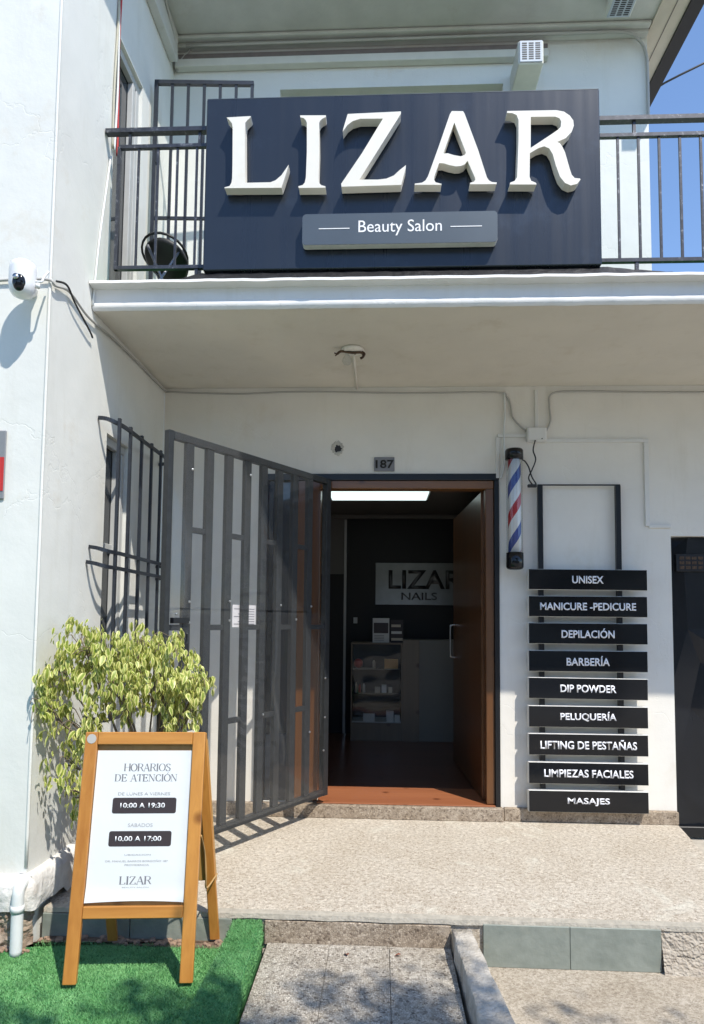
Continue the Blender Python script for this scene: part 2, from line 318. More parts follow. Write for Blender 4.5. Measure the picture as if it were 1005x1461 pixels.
def B(name, x0, x1, y0, y1, z0, z1, m, parent=None, bev=0.0, M=None):
    bm = bmesh.new(); box(bm, x0, x1, y0, y1, z0, z1, bev, M); return finish(name, bm, m, parent)
def bar(bm, p, q, wx, wy, up=(0, 0, 1)):
    """square bar from p to q, wx across and wy along the other side"""
    p = Vector(p); q = Vector(q); d = (q - p); Ln = d.length; d.normalize()
    u = Vector(up)
    if abs(d.dot(u)) > .95: u = Vector((0, 1, 0))
    s = d.cross(u).normalized(); t = s.cross(d).normalized()
    vs = []
    for a in (p, q):
        for i, j in ((-1, -1), (1, -1), (1, 1), (-1, 1)): vs.append(bm.verts.new(a + s * (i * wx / 2) + t * (j * wy / 2)))
    for f in ((3, 2, 1, 0), (4, 5, 6, 7), (0, 1, 5, 4), (1, 2, 6, 5), (2, 3, 7, 6), (3, 0, 4, 7)): bm.faces.new([vs[i] for i in f])
def tube(bm, pts, r, n=8, caps=True, radii=None):
    pts = [Vector(p) for p in pts]; rings = []
    prev = None
    for i, p in enumerate(pts):
        d = (pts[min(i + 1, len(pts) - 1)] - pts[max(i - 1, 0)]).normalized()
        if prev is None:
            a = Vector((0, 0, 1)) if abs(d.z) < .9 else Vector((1, 0, 0)); s = d.cross(a).normalized()
        else:
            s = (prev - d * prev.dot(d)).normalized()
        prev = s; t = d.cross(s); rr = radii[i] if radii else r
        rings.append([bm.verts.new(p + (s * math.cos(2 * math.pi * k / n) + t * math.sin(2 * math.pi * k / n)) * rr) for k in range(n)])
    for a, b2 in zip(rings, rings[1:]):
        for k in range(n): bm.faces.new((a[k], a[(k + 1) % n], b2[(k + 1) % n], b2[k]))
    if caps:
        bm.faces.new(rings[0][::-1]); bm.faces.new(rings[-1])
def smoothpts(pts, k=6):
    """Catmull-Rom"""
    P = [Vector(p) for p in pts]; out = []
    for i in range(len(P) - 1):
        a = P[max(i - 1, 0)]; b = P[i]; c = P[i + 1]; d = P[min(i + 2, len(P) - 1)]
        for j in range(k):
            t = j / k
            out.append(.5 * ((2 * b) + (c - a) * t + (2 * a - 5 * b + 4 * c - d) * t * t + (3 * b - a - 3 * c + d) * t ** 3))
    out.append(P[-1]); return out
def lathe(bm, prof, c, n=24, axis='Z'):
    rings = []
    for r, h in prof:
        ring = []
        for k in range(n):
            a = 2 * math.pi * k / n
            p = (r * math.cos(a), r * math.sin(a), h)
            if axis == 'Y': p = (r * math.cos(a), h, r * math.sin(a))
            if axis == 'X': p = (h, r * math.cos(a), r * math.sin(a))
            ring.append(bm.verts.new(Vector(c) + Vector(p)))
        rings.append(ring)
    for a, b2 in zip(rings, rings[1:]):
        for k in range(n): bm.faces.new((a[k], a[(k + 1) % n], b2[(k + 1) % n], b2[k]))
    bm.faces.new(rings[0][::-1]); bm.faces.new(rings[-1])
def prism(bm, poly, y0, y1, holes=()):
    """outline in the xz plane, from y0 (front) to y1 (back), with holes"""
    loops = [poly] + list(holes); edges = []; fl = []
    for lp in loops:
        vs = [bm.verts.new((x, y0, z)) for x, z in lp]; fl.append(vs)
        for i in range(len(vs)): edges.append(bm.edges.new((vs[i], vs[(i + 1) % len(vs)])))
    r = bmesh.ops.triangle_fill(bm, edges=edges, use_beauty=True, use_dissolve=False)
    faces = [g for g in r['geom'] if isinstance(g, bmesh.types.BMFace)]
    for f in faces:
        f.normal_update()
        if f.normal.y > 0: f.normal_flip()
    bmap = {}
    for vs in fl:
        for v in vs: bmap[v] = bm.verts.new((v.co.x, y1, v.co.z))
    for f in faces: bm.faces.new([bmap[v] for v in reversed(f.verts)])
    for vs in fl:
        for i in range(len(vs)):
            a, b2 = vs[i], vs[(i + 1) % len(vs)]
            bm.faces.new((a, bmap[a], bmap[b2], b2))
    bmesh.ops.recalc_face_normals(bm, faces=bm.faces)
def wall_panel(bm, us, zs, holes, f, depth):
    """wall made of cells between us x zs; holes are (u0,u1,z0,z1); f(u, z, d) -> point, d the depth into the wall"""
    us = sorted(set(us) | {h[0] for h in holes} | {h[1] for h in holes}); zs = sorted(set(zs) | {h[2] for h in holes} | {h[3] for h in holes})
    def solid(i, j):
        if i < 0 or j < 0 or i >= len(us) - 1 or j >= len(zs) - 1: return False
        u = (us[i] + us[i + 1]) / 2; z = (zs[j] + zs[j + 1]) / 2
        return not any(h[0] < u < h[1] and h[2] < z < h[3] for h in holes)
    V = {}
    def v(i, j, d):
        k = (i, j, d)
        if k not in V: V[k] = bm.verts.new(f(us[i], zs[j], d))
        return V[k]
    for i in range(len(us) - 1):
        for j in range(len(zs) - 1):
            if not solid(i, j): continue
            bm.faces.new((v(i, j, 0), v(i + 1, j, 0), v(i + 1, j + 1, 0), v(i, j + 1, 0)))
            bm.faces.new((v(i, j + 1, depth), v(i + 1, j + 1, depth), v(i + 1, j, depth), v(i, j, depth)))
            if not solid(i - 1, j): bm.faces.new((v(i, j, depth), v(i, j, 0), v(i, j + 1, 0), v(i, j + 1, depth)))
            if not solid(i + 1, j): bm.faces.new((v(i + 1, j, 0), v(i + 1, j, depth), v(i + 1, j + 1, depth), v(i + 1, j + 1, 0)))
            if not solid(i, j - 1): bm.faces.new((v(i, j, depth), v(i + 1, j, depth), v(i + 1, j, 0), v(i, j, 0)))
            if not solid(i, j + 1): bm.faces.new((v(i, j + 1, 0), v(i + 1, j + 1, 0), v(i + 1, j + 1, depth), v(i, j + 1, depth)))
    bmesh.ops.recalc_face_normals(bm, faces=bm.faces)

def text(name, body, cx, cz, wd, ht, y, m, parent, thick=.001, offset=0.0, spacing=1.0, M=None):
    """lettering in the xz plane facing -y, fitted into a wd x ht box"""
    cu = bpy.data.curves.new(name, 'FONT'); cu.body = body; cu.offset = offset; cu.space_character = spacing; cu.resolution_u = 4
    o = bpy.data.objects.new(name + '_tmp', cu); COL.objects.link(o)
    dg = bpy.context.evaluated_depsgraph_get(); dg.update()
    me = bpy.data.meshes.new_from_object(o.evaluated_get(dg)); bpy.data.objects.remove(o); bpy.data.curves.remove(cu)
    co = np.empty(len(me.vertices) * 3, 'f'); me.vertices.foreach_get('co', co); co = co.reshape(-1, 3)
    lo = co.min(0); hi = co.max(0)
    bm = bmesh.new(); bm.from_mesh(me); bpy.data.meshes.remove(me)
    sx = wd / (hi[0] - lo[0]); sz = ht / (hi[1] - lo[1])
    for v in bm.verts:
        x = (v.co.x - (lo[0] + hi[0]) / 2) * sx + cx; z = (v.co.y - (lo[1] + hi[1]) / 2) * sz + cz
        v.co = Vector((x, y, z))
    g = bmesh.ops.extrude_face_region(bm, geom=list(bm.faces))
    for v in [q for q in g['geom'] if isinstance(q, bmesh.types.BMVert)]: v.co.y -= thick
    bmesh.ops.recalc_face_normals(bm, faces=bm.faces)
    if callable(M):
        for v in bm.verts: v.co = M(v.co)
    elif M is not None: bm.transform(M)
    return finish(name, bm, m, parent)

# ------------------------------------------------------------------ measures (metres, facade at y = 0, porch floor at z = 0)
XS = -1.40; YC = -1.548; ZC = 2.736; YB = -1.134

# ------------------------------------------------------------------ ground
bm = bmesh.new(); box(bm, -90, 90, -120, 90, -.40, -.20); struct('street', bm, mat('road_concrete', (.42, .39, .34), .9, noise_amt=.2, noise_scale=3))
def sheet(name, poly, z0, z1, m, kind='structure'):
    bm = bmesh.new(); a = [bm.verts.new((x, y, z1)) for x, y in poly]; b = [bm.verts.new((x, y, z0)) for x, y in poly]
    bm.faces.new(a); bm.faces.new(b[::-1])
    for i in range(len(a)): bm.faces.new((a[i], b[i], b[(i + 1) % len(a)], a[(i + 1) % len(a)]))
    bmesh.ops.recalc_face_normals(bm, faces=bm.faces); o = finish(name, bm, m); o['kind'] = kind; return o
porch = sheet('porch_floor', [(XS, 0), (XS, -1.30), (-1.38, -1.43), (1.70, -1.435), (1.74, -.60), (1.81, -.20), (1.842, 0)], -.20, 0.0, AGG)
# worn cement lip along the front edge of the porch
bm = bmesh.new()
xs = np.linspace(-1.36, 1.42, 90)
rows = []
for i, x in enumerate(xs):
    w_ = .006 + .006 * noise.noise(Vector((x * 6, 0, 0))); z_ = -.016 - .004 * noise.noise(Vector((x * 9, 3, 0)))
    rows.append([bm.verts.new(p) for p in ((x, -1.40, .0035), (x, -1.436 - w_, .003), (x, -1.439 - w_, z_), (x, -1.40, z_))])
for a, b2 in zip(rows, rows[1:]):
    for k in range(4): bm.faces.new((a[k], a[(k + 1) % 4], b2[(k + 1) % 4], b2[k]))
bmesh.ops.recalc_face_normals(bm, faces=bm.faces)
tag(finish('porch_edge', bm, MORT, porch))
# slate tiles on the riser
for i, (x0, x1, z0, z1) in enumerate(((.455, .8010, -.176, -.010), (.8025, 1.163, -.176, -.010), (-1.375, -1.005, -.118, -.018), (-1.001, -.575, -.118, -.018))):
    B('slate_tile', x0, x1, -1.450, -1.432, z0, z1, SLATE, porch, .002)
B('stone_riser', -.44, .325, -1.445, -1.432, -.118, -.022, BASE, porch, .003)
# base course along the facade
for x0, x1 in ((-1.35, -.74), (-.735, .79), (.795, 1.842)):
    B('base_course', x0, x1, -.035 if x0 != -.735 else -.055, 0.012, 0, .078, BASE, porch, .004)
# path
path = sheet('path', [(-.43, -1.432), (.325, -1.432), (.345, -4.6), (-.43, -4.6)], -.20, -.125, MORT)
for x0, x1 in ((-.425, -.1705), (-.1690, .0735), (.0755, .324)):
    B('paving_slab', x0, x1, -4.5, -1.448, -.128, -.108 - random.uniform(0, .002), AGG2, path, .001)
# right pavement, driveway
PAVE = aggregate('sandy_pavement', (.72, .65, .54), (.38, .32, .25), (.60, .535, .435), 190, .6, (.70, .66, .60))
sheet('pavement', [(.40, -1.434), (4.6, -1.434), (4.6, -6), (.46, -6)], -.20, -.176, PAVE)
sheet('driveway', [(1.842, .3), (1.81, -.20), (1.74, -.60), (1.70, -1.434), (4.6, -1.434), (4.6, .3)], -.20, -.10, CONC)
# concrete kerb, rough
def rough_strip(name, c0, c1, z1, z0, amp, m, n=60, seed=0, kind='structure'):
    """kerb running in -y: c0(t)->x left, c1(t)->x right"""
    bm = bmesh.new(); rows = []; K = 9
    for i in range(n + 1):
        t = i / n; y = -1.45 - t * 3.0; a = c0(t); b = c1(t); r = []
        prof = [(0, z0), (0, (z0 + z1) / 2), (0, z1 - .008), (.06, z1), (.35, z1), (.65, z1), (.94, z1), (1, z1 - .008), (1, (z0 + z1) / 2), (1, z0)]
        for s_, z in prof:
            p = Vector((a + (b - a) * s_, y, z)); nz = noise.noise(p * 22 + Vector((seed, 0, 0))) + .5 * noise.noise(p * 60)
            p += Vector((nz * amp * (.8 if s_ in (0, 1) else .1), 0, nz * amp * (.5 if z > z0 else 0)))
            r.append(bm.verts.new(p))
        rows.append(r)
    for a, b in zip(rows, rows[1:]):
        for k in range(len(a) - 1): bm.faces.new((a[k], a[k + 1], b[k + 1], b[k]))
    bm.faces.new(rows[0]); bm.faces.new(rows[-1][::-1])
    bmesh.ops.recalc_face_normals(bm, faces=bm.faces)
    o = finish(name, bm, m, smooth=True); o['kind'] = kind; return o
rough_strip('kerb', lambda t: .327 + t * .10, lambda t: .407 + t * .24, -.028, -.19, .010, KERB, seed=4)
TK = rough_strip('kerb.001', lambda t: -.563 - t * .02, lambda t: -.446 + t * .02, -.018, -.19, .003, TURFB, seed=9)
# broken concrete at the right end of the step
bm = bmesh.new(); rows = []
for i in range(150):
    r = []
    for j in range(56):
        x = 1.166 + .9 * i / 149; v_ = j / 55; z = -.004 - .176 * v_
        q = Vector((x * 7, z * 19, 1.7)) + Vector((.35 * noise.noise(Vector((x * 20, z * 20, 0))), .35 * noise.noise(Vector((x * 20, z * 20, 8))), 0))
        dist, pts = noise.voronoi(q); cell = noise.noise(pts[0] * 3.7); crack = min(1, (dist[1] - dist[0]) / .12)
        y = -1.437 - .012 * cell - .003 * crack - .030 * v_ ** 1.5 - .004 * noise.noise(Vector((x * 45, z * 45, 4))) - .004 * noise.noise(Vector((x * 120, z * 120, 9)))
        r.append(bm.verts.new((x, y, z)))
    rows.append(r)
for a, b2 in zip(rows, rows[1:]):
    for k in range(55): bm.faces.new((a[k], a[k + 1], b2[k + 1], b2[k]))
bmesh.ops.recalc_face_normals(bm, faces=bm.faces)
finish('broken_edge', bm, mat('raw_concrete', (.50, .45, .37), .95, col2=(.34, .29, .23), noise_scale=22, bump=.8, bump_scale=90), porch)
# turf ground
sheet('lawn_base', [(-4.6, -1.552), (-1.43, -1.552), (-1.36, -1.50), (-.565, -1.50), (-.565, -5), (-4.6, -5)], -.20, -.113, TURFB)
sheet('soil', [(-4.6, -1.548), (-1.40, -1.548), (-1.34, -1.45), (-.56, -1.45), (-.56, -1.51), (-1.36, -1.51), (-1.43, -1.56), (-4.6, -1.56)], -.21, -.108, SOIL)
bm = bmesh.new()
for i in range(90):   # gravel and crumbs on the soil strip
    x = random.uniform(-1.62, -.58); y = -1.475 + random.uniform(-.03, .02) if x > -1.36 else -1.585 + random.uniform(-.03, .03)
    s_ = random.uniform(.004, .013); r = bmesh.ops.create_icosphere(bm, subdivisions=1, radius=s_)
    for v in r['verts']: v.co = Vector((v.co.x * 1.3, v.co.y, v.co.z * .7)) * (1 + .3 * random.random()) + Vector((x, y, -.104))
tag(finish('gravel', bm, mat('crumbs', (.36, .24, .16), .95, col2=(.18, .13, .10), noise_scale=60)), 'crumbs of brick and soil along the foot of the step', 'gravel', kind='stuff')

def blades(name, n, fn, m, label, h=.008):
    rng = np.random.default_rng(3 + n); V = np.empty((n, 3, 3), 'f')
    P = fn(rng, n); a = rng.uniform(0, 2 * np.pi, n); hh = h * rng.uniform(.5, 1.25, n); le = rng.normal(0, .006, (n, 2))
    dx = np.cos(a) * .0016; dy = np.sin(a) * .0016
    V[:, 0] = np.stack([P[:, 0] - dx, P[:, 1] - dy, P[:, 2]], 1); V[:, 1] = np.stack([P[:, 0] + dx, P[:, 1] + dy, P[:, 2]], 1)
    V[:, 2] = np.stack([P[:, 0] + le[:, 0], P[:, 1] + le[:, 1], P[:, 2] + hh], 1)
    me = bpy.data.meshes.new(name); me.vertices.add(n * 3); me.vertices.foreach_set('co', V.reshape(-1)); me.loops.add(n * 3); me.loops.foreach_set('vertex_index', np.arange(n * 3, dtype='i'))
    me.polygons.add(n); me.polygons.foreach_set('loop_start', np.arange(0, n * 3, 3, dtype='i')); me.update(calc_edges=True)
    me.materials.append(m); o = bpy.data.objects.new(name, me); COL.objects.link(o)
    return tag(o, label, 'artificial grass', kind='stuff')
def fflat(rng, n):
    x = rng.uniform(-1.75, -.585, n); y = rng.uniform(-2.7, -1.495, n)
    k = (x < -1.36) & (y > -1.60); y[k] -= .12
    return np.stack([x, y, np.full(n, -.112)], 1)
blades('artificial_grass', 130000, fflat, TURF, 'bright green artificial grass spread flat under the sandwich board')
def fk(rng, n):
    y = rng.uniform(-2.75, -1.455, n); s = rng.uniform(-.10, 1.22, n); t = (-y - 1.45) / 3
    x0 = -.563 - t * .02; x1 = -.446 + t * .02
    x = np.clip(x0 + (x1 - x0) * s, x0 - .003, x1 + .003); z = np.where(s > 1, -.018 - (s - 1) / .22 * .10, np.where(s < 0, -.018 + s / .1 * .09, -.019))
    return np.stack([x, y, z], 1)
blades('artificial_grass', 26000, fk, mat('turf_blade_shaded', (.15, .36, .13), .65, col2=(.08, .24, .07), noise_scale=7), 'artificial grass wrapped over the raised kerb beside the path', .007)  # darker green stands in for shade and nap on the kerb turf

# ------------------------------------------------------------------ the building
bld = thing('salon_building', 'two storey white plastered salon building with porch, balcony and projecting left wing', 'building')
DX0, DX1, DZ1 = -.731, .779, 2.161
bm = bmesh.new()
wall_panel(bm, [-1.40, 4.6], [-.2, 2.80], [(DX0, DX1, .078, DZ1), (1.845, 4.3, -.2, 1.765)], lambda u, z, d: (u, d, z), .14)
finish('front_wall', bm, WALLIN, bld)
bm = bmesh.new()
wall_panel(bm, [-1.40, 1.765], [2.803, 5.12], [(-.67, .821, 2.95, 4.79)], lambda u, z, d: (u, d, z), .16)
finish('upper_wall', bm, WALL, bld)
# side of upper storey, going back
B('upper_side_wall', 1.60, 1.764, .163, 7, 2.803, 5.118, WALL, bld)
# left wing: side wall facing the porch, front wall
bm = bmesh.new()
wall_panel(bm, [YC, -.001], [-.2, 5.11], [(-.905, -.60, .80, 2.18), (-.95, -.56, 2.90, 4.36)], lambda u, z, d: (XS - d, u, z), .15)
finish('wing_side_wall', bm, WALL, bld)
B('wing_front_wall', -4.6, XS - .002, YC - .0015, YC + .15, -.2, 5.11, WALL, bld)
# slight bead on the corner
bm = bmesh.new(); pts = [(XS - .004 + .002 * noise.noise(Vector((0, 0, z * 3))), YC + .002, z) for z in np.linspace(.2, 5.1, 40)]
tube(bm, pts, .0075, 6); finish('corner_bead', bm, WALL, bld, True)
# wing plinth, rough and uneven
def plinth():
    bm = bmesh.new(); path_ = [(-2.4, YC - .045), (-1.60, YC - .05), (-1.44, YC - .05), (-1.365, YC - .03), (-1.355, -1.50), (-1.357, -1.2), (-1.362, -.8), (-1.368, -.4), (-1.372, -.06)]
    pp = smoothpts([(x, y, 0) for x, y in path_], 10); rows = []
    for i, p in enumerate(pp):
        d = (pp[min(i + 1, len(pp) - 1)] - pp[max(i - 1, 0)]).normalized(); nrm = Vector((-d.y, d.x, 0))  # towards the wall
        zt = .165 + .012 * noise.noise(p * 8); zb = .035 + .02 * noise.noise(p * 9)
        if p.y > -1.3: zb = .004
        r = []
        for off, z in ((.0, zb), (-.004, zb * .6 + zt * .4), (-.002, zt - .03), (.006, zt - .008), (.022, zt + .004), (.07, zt + .012)):
            q = p + nrm * off; q.z = z; q += nrm * (.010 * noise.noise(q * 20)); q.z += .006 * noise.noise(q * 14 + Vector((5, 0, 0))); r.append(bm.verts.new(q))
        rows.append(r)
    for a, b in zip(rows, rows[1:]):
        for k in range(len(a) - 1): bm.faces.new((a[k], b[k], b[k + 1], a[k + 1]))
    bmesh.ops.recalc_face_normals(bm, faces=bm.faces)
    o = finish('plinth', bm, ROUGHW, bld, True); return o
plinth()
bm = bmesh.new(); rows = []
for i in range(70):
    r_ = []
    for j in range(16):
        x = -2.3 + .925 * i / 69; z = -.14 + .185 * j / 15; y = YC - .035 - .018 * noise.noise(Vector((x * 22, z * 22, 2))) - .012 * noise.noise(Vector((x * 60, z * 60, 5)))
        if x > -1.42: y += (x + 1.42) * 1.3
        r_.append(bm.verts.new((x, y, z)))
    rows.append(r_)
for a, b in zip(rows, rows[1:]):
    for k in range(15): bm.faces.new((a[k], b[k], b[k + 1], a[k + 1]))
finish('footing', bm, mat('rubble_footing', (.42, .36, .28), .95, col2=(.22, .13, .085), noise_scale=16, bump=1, bump_scale=60), bld)
# balcony slab: box with a thin uneven lip on top
B('balcony_slab', XS + .001, 4.6, YB, -.001, ZC, 2.838, FASC, bld)
B('porch_ceiling', XS + .003, 4.6, YB + .012, -.003, ZC - .006, ZC - .002, CEIL, bld)
bm = bmesh.new(); rows = []
for x in np.linspace(XS + .004, 4.5, 260):
    a = .004 * noise.noise(Vector((x * 5, 1, 0))) + .003 * noise.noise(Vector((x * 17, 2, 0))); b = .003 * noise.noise(Vector((x * 8, 7, 0)))
    rows.append([bm.verts.new(p) for p in ((x, YB + .10, 2.842), (x, YB - .048 + a, 2.857 + b), (x, YB - .052 + a, 2.842 + b), (x, YB - .001, 2.834 + b), (x, YB + .10, 2.834))])
for a, b2 in zip(rows, rows[1:]):
    for k in range(5): bm.faces.new((a[k], a[(k + 1) % 5], b2[(k + 1) % 5], b2[k]))
bmesh.ops.recalc_face_normals(bm, faces=bm.faces); finish('slab_lip', bm, FASC, bld)
bm = bmesh.new(); rows = []    # hand-trowelled drip edge at the bottom of the fascia
for x in np.linspace(XS + .004, 4.5, 300):
    a = .0035 * noise.noise(Vector((x * 7, 11, 0))) + .002 * noise.noise(Vector((x * 31, 2, 0)))
    rows.append([bm.verts.new(p) for p in ((x, YB - .001, 2.772 + a * 2), (x, YB - .007 + a, 2.762 + a), (x, YB - .009 + a, ZC + .004 + a), (x, YB + .006, ZC - .008 + a))])
for a, b2 in zip(rows, rows[1:]):
    for k in range(3): bm.faces.new((a[k], b2[k], b2[k + 1], a[k + 1]))
bmesh.ops.recalc_face_normals(bm, faces=bm.faces); finish('fascia_drip_edge', bm, FASC, bld, True)
# roof, soffits
B('roof', -4.6, 1.94, -.42, 7, 5.122, 5.28, SOFF, bld)
B('wing_roof', -4.6, -1.064, -1.95, -.422, 5.115, 5.28, SOFF, bld)
B('roof_edge', 1.942, 2.03, -.46, 7, 5.09, 5.30, BLACK, bld)
B('side_soffit', 1.768, 1.94, -.418, 7, 5.105, 5.121, mat('cream_soffit', (.62, .56, .46), .8, noise_amt=.1), bld)
for x in (1.86,): B('soffit_batten', x, x + .004, -.41, 6.9, 5.101, 5.104, BROWN, bld)
B('ceiling_moulding', XS + .004, 1.76, -.05, -.002, 5.075, 5.118, SOFF, bld, .006)
B('ceiling_moulding', XS + .004, 1.76, -.10, -.052, 5.095, 5.118, SOFF, bld, .006)
B('shutter_rail', -1.38, 1.11, -.035, -.002, 4.985, 5.035, BROWN, bld, .003)
B('shutter_ledge', -1.38, 1.11, -.055, -.002, 4.93, 4.984, mat('cream_ledge', (.66, .65, .58), .7, noise_amt=.1), bld, .003)
B('wing_beam', XS + .002, -1.345, -1.5, -.10, 4.92, 5.11, SOFF, bld, .004)
# upper window recess behind the salon sign
wn = B('window', -.67, .821, .11, .125, 2.95, 4.79, GLASSD, bld)
for a in ((-.668, -.60, 2.95, 4.788), (.75, .819, 2.95, 4.788), (.04, .10, 2.95, 4.72)): B('frame', a[0], a[1], .085, .109, a[2], a[3], BEIGE, wn, .003)
B('frame', -.598, .748, .085, .109, 4.72, 4.788, BEIGE, wn, .003)
# wing windows: glass, frames
for (y0, y1, z0, z1, cur) in ((-.905, -.60, .80, 2.18, 0), (-.95, -.56, 2.90, 4.36, 1)):
    wn = B('window', XS - .060, XS - .054, y0 + .002, y1 - .002, z0, z1, GLASSD, bld)
    for a, b2, c, d in ((y1 - .045, y1 - .003, z0, z1 - .05), (y0 + .003, y0 + .04, z0, z1 - .05), (y0 + .003, y1 - .003, z1 - .048, z1 - .002), (y1 - .10, y1 - .062, z0, z1 - .05)):
        B('frame', XS - .053, XS - .02, a, b2, c, d, FRAMEG, wn, .003)
    B('sill', XS - .053, XS - .004, y0 + .002, y1 - .002, z0 - .018, z0 + .006, WALL, wn, .002)
    if not cur: B('glazing_bar', XS - .053, XS - .035, y0 + .04, y1 - .10, 1.585, 1.615, FRAMEG, wn, .002)
# balcony back-wall door on the left, seen between railing and sign: white panel curtain
# door frame: black steel outside, wood inside
df = B('door_frame', DX0 + .001, DX1 - .001, -.012, .06, 2.118, 2.160, BLACK, bld, .002)
B('jamb', DX1 - .032, DX1 - .001, -.012, .06, .079, 2.117, BLACK, df, .002)
B('jamb', DX0 + .001, DX0 + .032, -.012, .06, .079, 2.117, BLACK, df, .002)
B('head', -.36, DX1 - .033, .0, .10, 2.066, 2.117, DOORX, df, .003)
B('jamb', .694, DX1 - .033, .005, .10, .09, 2.065, DOORW, df, .003)
B('jamb', -.505, -.36, .0, .10, .09, 2.117, DOORW, df, .003)
sl = B('side_light', DX0 + .033, -.506, .03, .036, .50, 2.117, GLASSD, bld)
B('frame', DX0 + .033, DX0 + .065, .012, .05, .50, 2.117, BLACK, sl); B('frame', -.535, -.506, .012, .05, .50, 2.117, BLACK, sl); B('bottom_panel', DX0 + .033, -.506, .02, .045, .09, .498, IRON2, sl, .004)
# open wooden door leaf, hinged on the right jamb, swung into the room
dl = thing('door', None, None, (.700, .105, .09)); dl.parent = bld; dl.rotation_euler = (0, 0, math.radians(92.5))
B('leaf', 0, 1.20, -.02, .02, 0, 1.975, DOORW, dl, .004)
for x0, z0, x1, z1 in ((.12, .18, 1.08, .85), (.12, 1.0, 1.08, 1.85)):
    pass
bm = bmesh.new(); tube(bm, smoothpts([(1.08, .02, .84), (1.08, .055, .845), (1.08, .062, .87), (1.08, .062, 1.07), (1.08, .055, 1.095), (1.08, .02, 1.10)], 5), .007, 8); finish('handle', bm, CHROME, dl, True)
B('threshold', -.36, .745, -.020, .402, .0795, .0865, LAMI, bld, .001)
# room behind the door
B('room_floor', -1.3, 1.62, .4025, 3.3, .0, .083, FLOORD, bld)
B('room_ceiling', -1.3, 1.62, .142, 3.3, 2.31, 2.40, ROOMW, bld)
B('room_wall', -1.3, -.325, 2.60, 2.70, .084, 2.309, ROOMW, bld)
B('room_wall', -.32, 1.62, 2.60, 2.70, .084, 2.309, ROOMB, bld)
B('room_wall', -1.36, -1.302, .142, 2.7, .084, 2.309, ROOMW, bld)
B('room_wall', 1.62, 1.68, .142, 2.7, .084, 2.309, ROOMW, bld)
B('doorway_dark_sheet', -.86, -.345, 2.590, 2.599, .084, 1.69, ROOMB, bld)  # thin black sheet, the doorway's shade is painted rather than a real opening
B('door_trim', -.345, -.322, 2.575, 2.599, .084, 2.25, FRAMEG, bld)
B('cornice', -1.3, 1.6, 2.55, 2.599, 2.26, 2.305, ROOMW, bld, .01)
# garage door of black folded sheet on the right
gd = B('garage_door', 1.848, 4.29, .07, .09, -.09, 1.762, BLACK, bld)
bm = bmesh.new(); random.seed(5)
us = [1.85, 2.0, 2.35, 2.8, 3.3, 3.8, 4.28]; zs = [-.02, .18, .62, .92, 1.25, 1.60, 1.76]
G = {}
for i, u in enumerate(us):
    for j, z in enumerate(zs):
        ii = 0 < i < len(us) - 1; jj = 0 < j < len(zs) - 1
        G[i, j] = bm.verts.new((u + (random.uniform(-.06, .06) if ii else 0), .066 - random.uniform(0, .028), z + (random.uniform(-.09, .09) if jj else 0)))
for i in range(len(us) - 1):
    for j in range(len(zs) - 1):
        a, b2, c, d = G[i, j], G[i + 1, j], G[i + 1, j + 1], G[i, j + 1]
        if (i + j) % 2: bm.faces.new((a, b2, c)); bm.faces.new((a, c, d))
        else: bm.faces.new((a, b2, d)); bm.faces.new((b2, c, d))
finish('faceted_sheet', bm, mat('gloss_black_sheet', (.014, .016, .02), .16, .3), gd)
B('bottom_rail', 1.85, 4.28, .02, .069, -.085, -.022, BLACK, gd, .004)
v_ = B('vent_grille', 1.885, 2.07, .022, .034, 1.545, 1.655, BLACK, gd, .003)
for r_ in range(3):
    for c_ in range(4): B('slot', 1.905 + c_ * .038, 1.933 + c_ * .038, .0185, .0215, 1.56 + r_ * .03, 1.578 + r_ * .03, RUST, v_)

# wall hole over the door
bm = bmesh.new(); c = bm.verts.new((-.254, -.0015, 2.327)); ring = []
for k in range(18):
    a = 2 * math.pi * k / 18; r = .024 * (1 + .45 * noise.noise(Vector((math.cos(a) * 1.7, math.sin(a) * 1.7, 4)))); ring.append(bm.verts.new((-.254 + r * math.cos(a), -.003, 2.327 + r * 1.25 * math.sin(a))))
for k in range(18): bm.faces.new((c, ring[(k + 1) % 18], ring[k]))
finish('hole_dark_disc', bm, DKC, bld)  # flat black disc, the shade inside the hole is put into its colour
bm = bmesh.new()
for k in range(11):
    a = 2 * math.pi * k / 11 + .3; r = .031; x = -.254 + r * math.cos(a); z = 2.327 + r * 1.15 * math.sin(a)
    rr = bmesh.ops.create_icosphere(bm, subdivisions=1, radius=.011 * random.uniform(.6, 1.3))
    for v in rr['verts']: v.co = Vector((v.co.x, v.co.y * .4, v.co.z)) * (1 + .5 * random.random()) + Vector((x, -.002, z))
finish('broken_rim', bm, mat('raw_plaster', (.50, .48, .43), .95, bump=.6), bld)

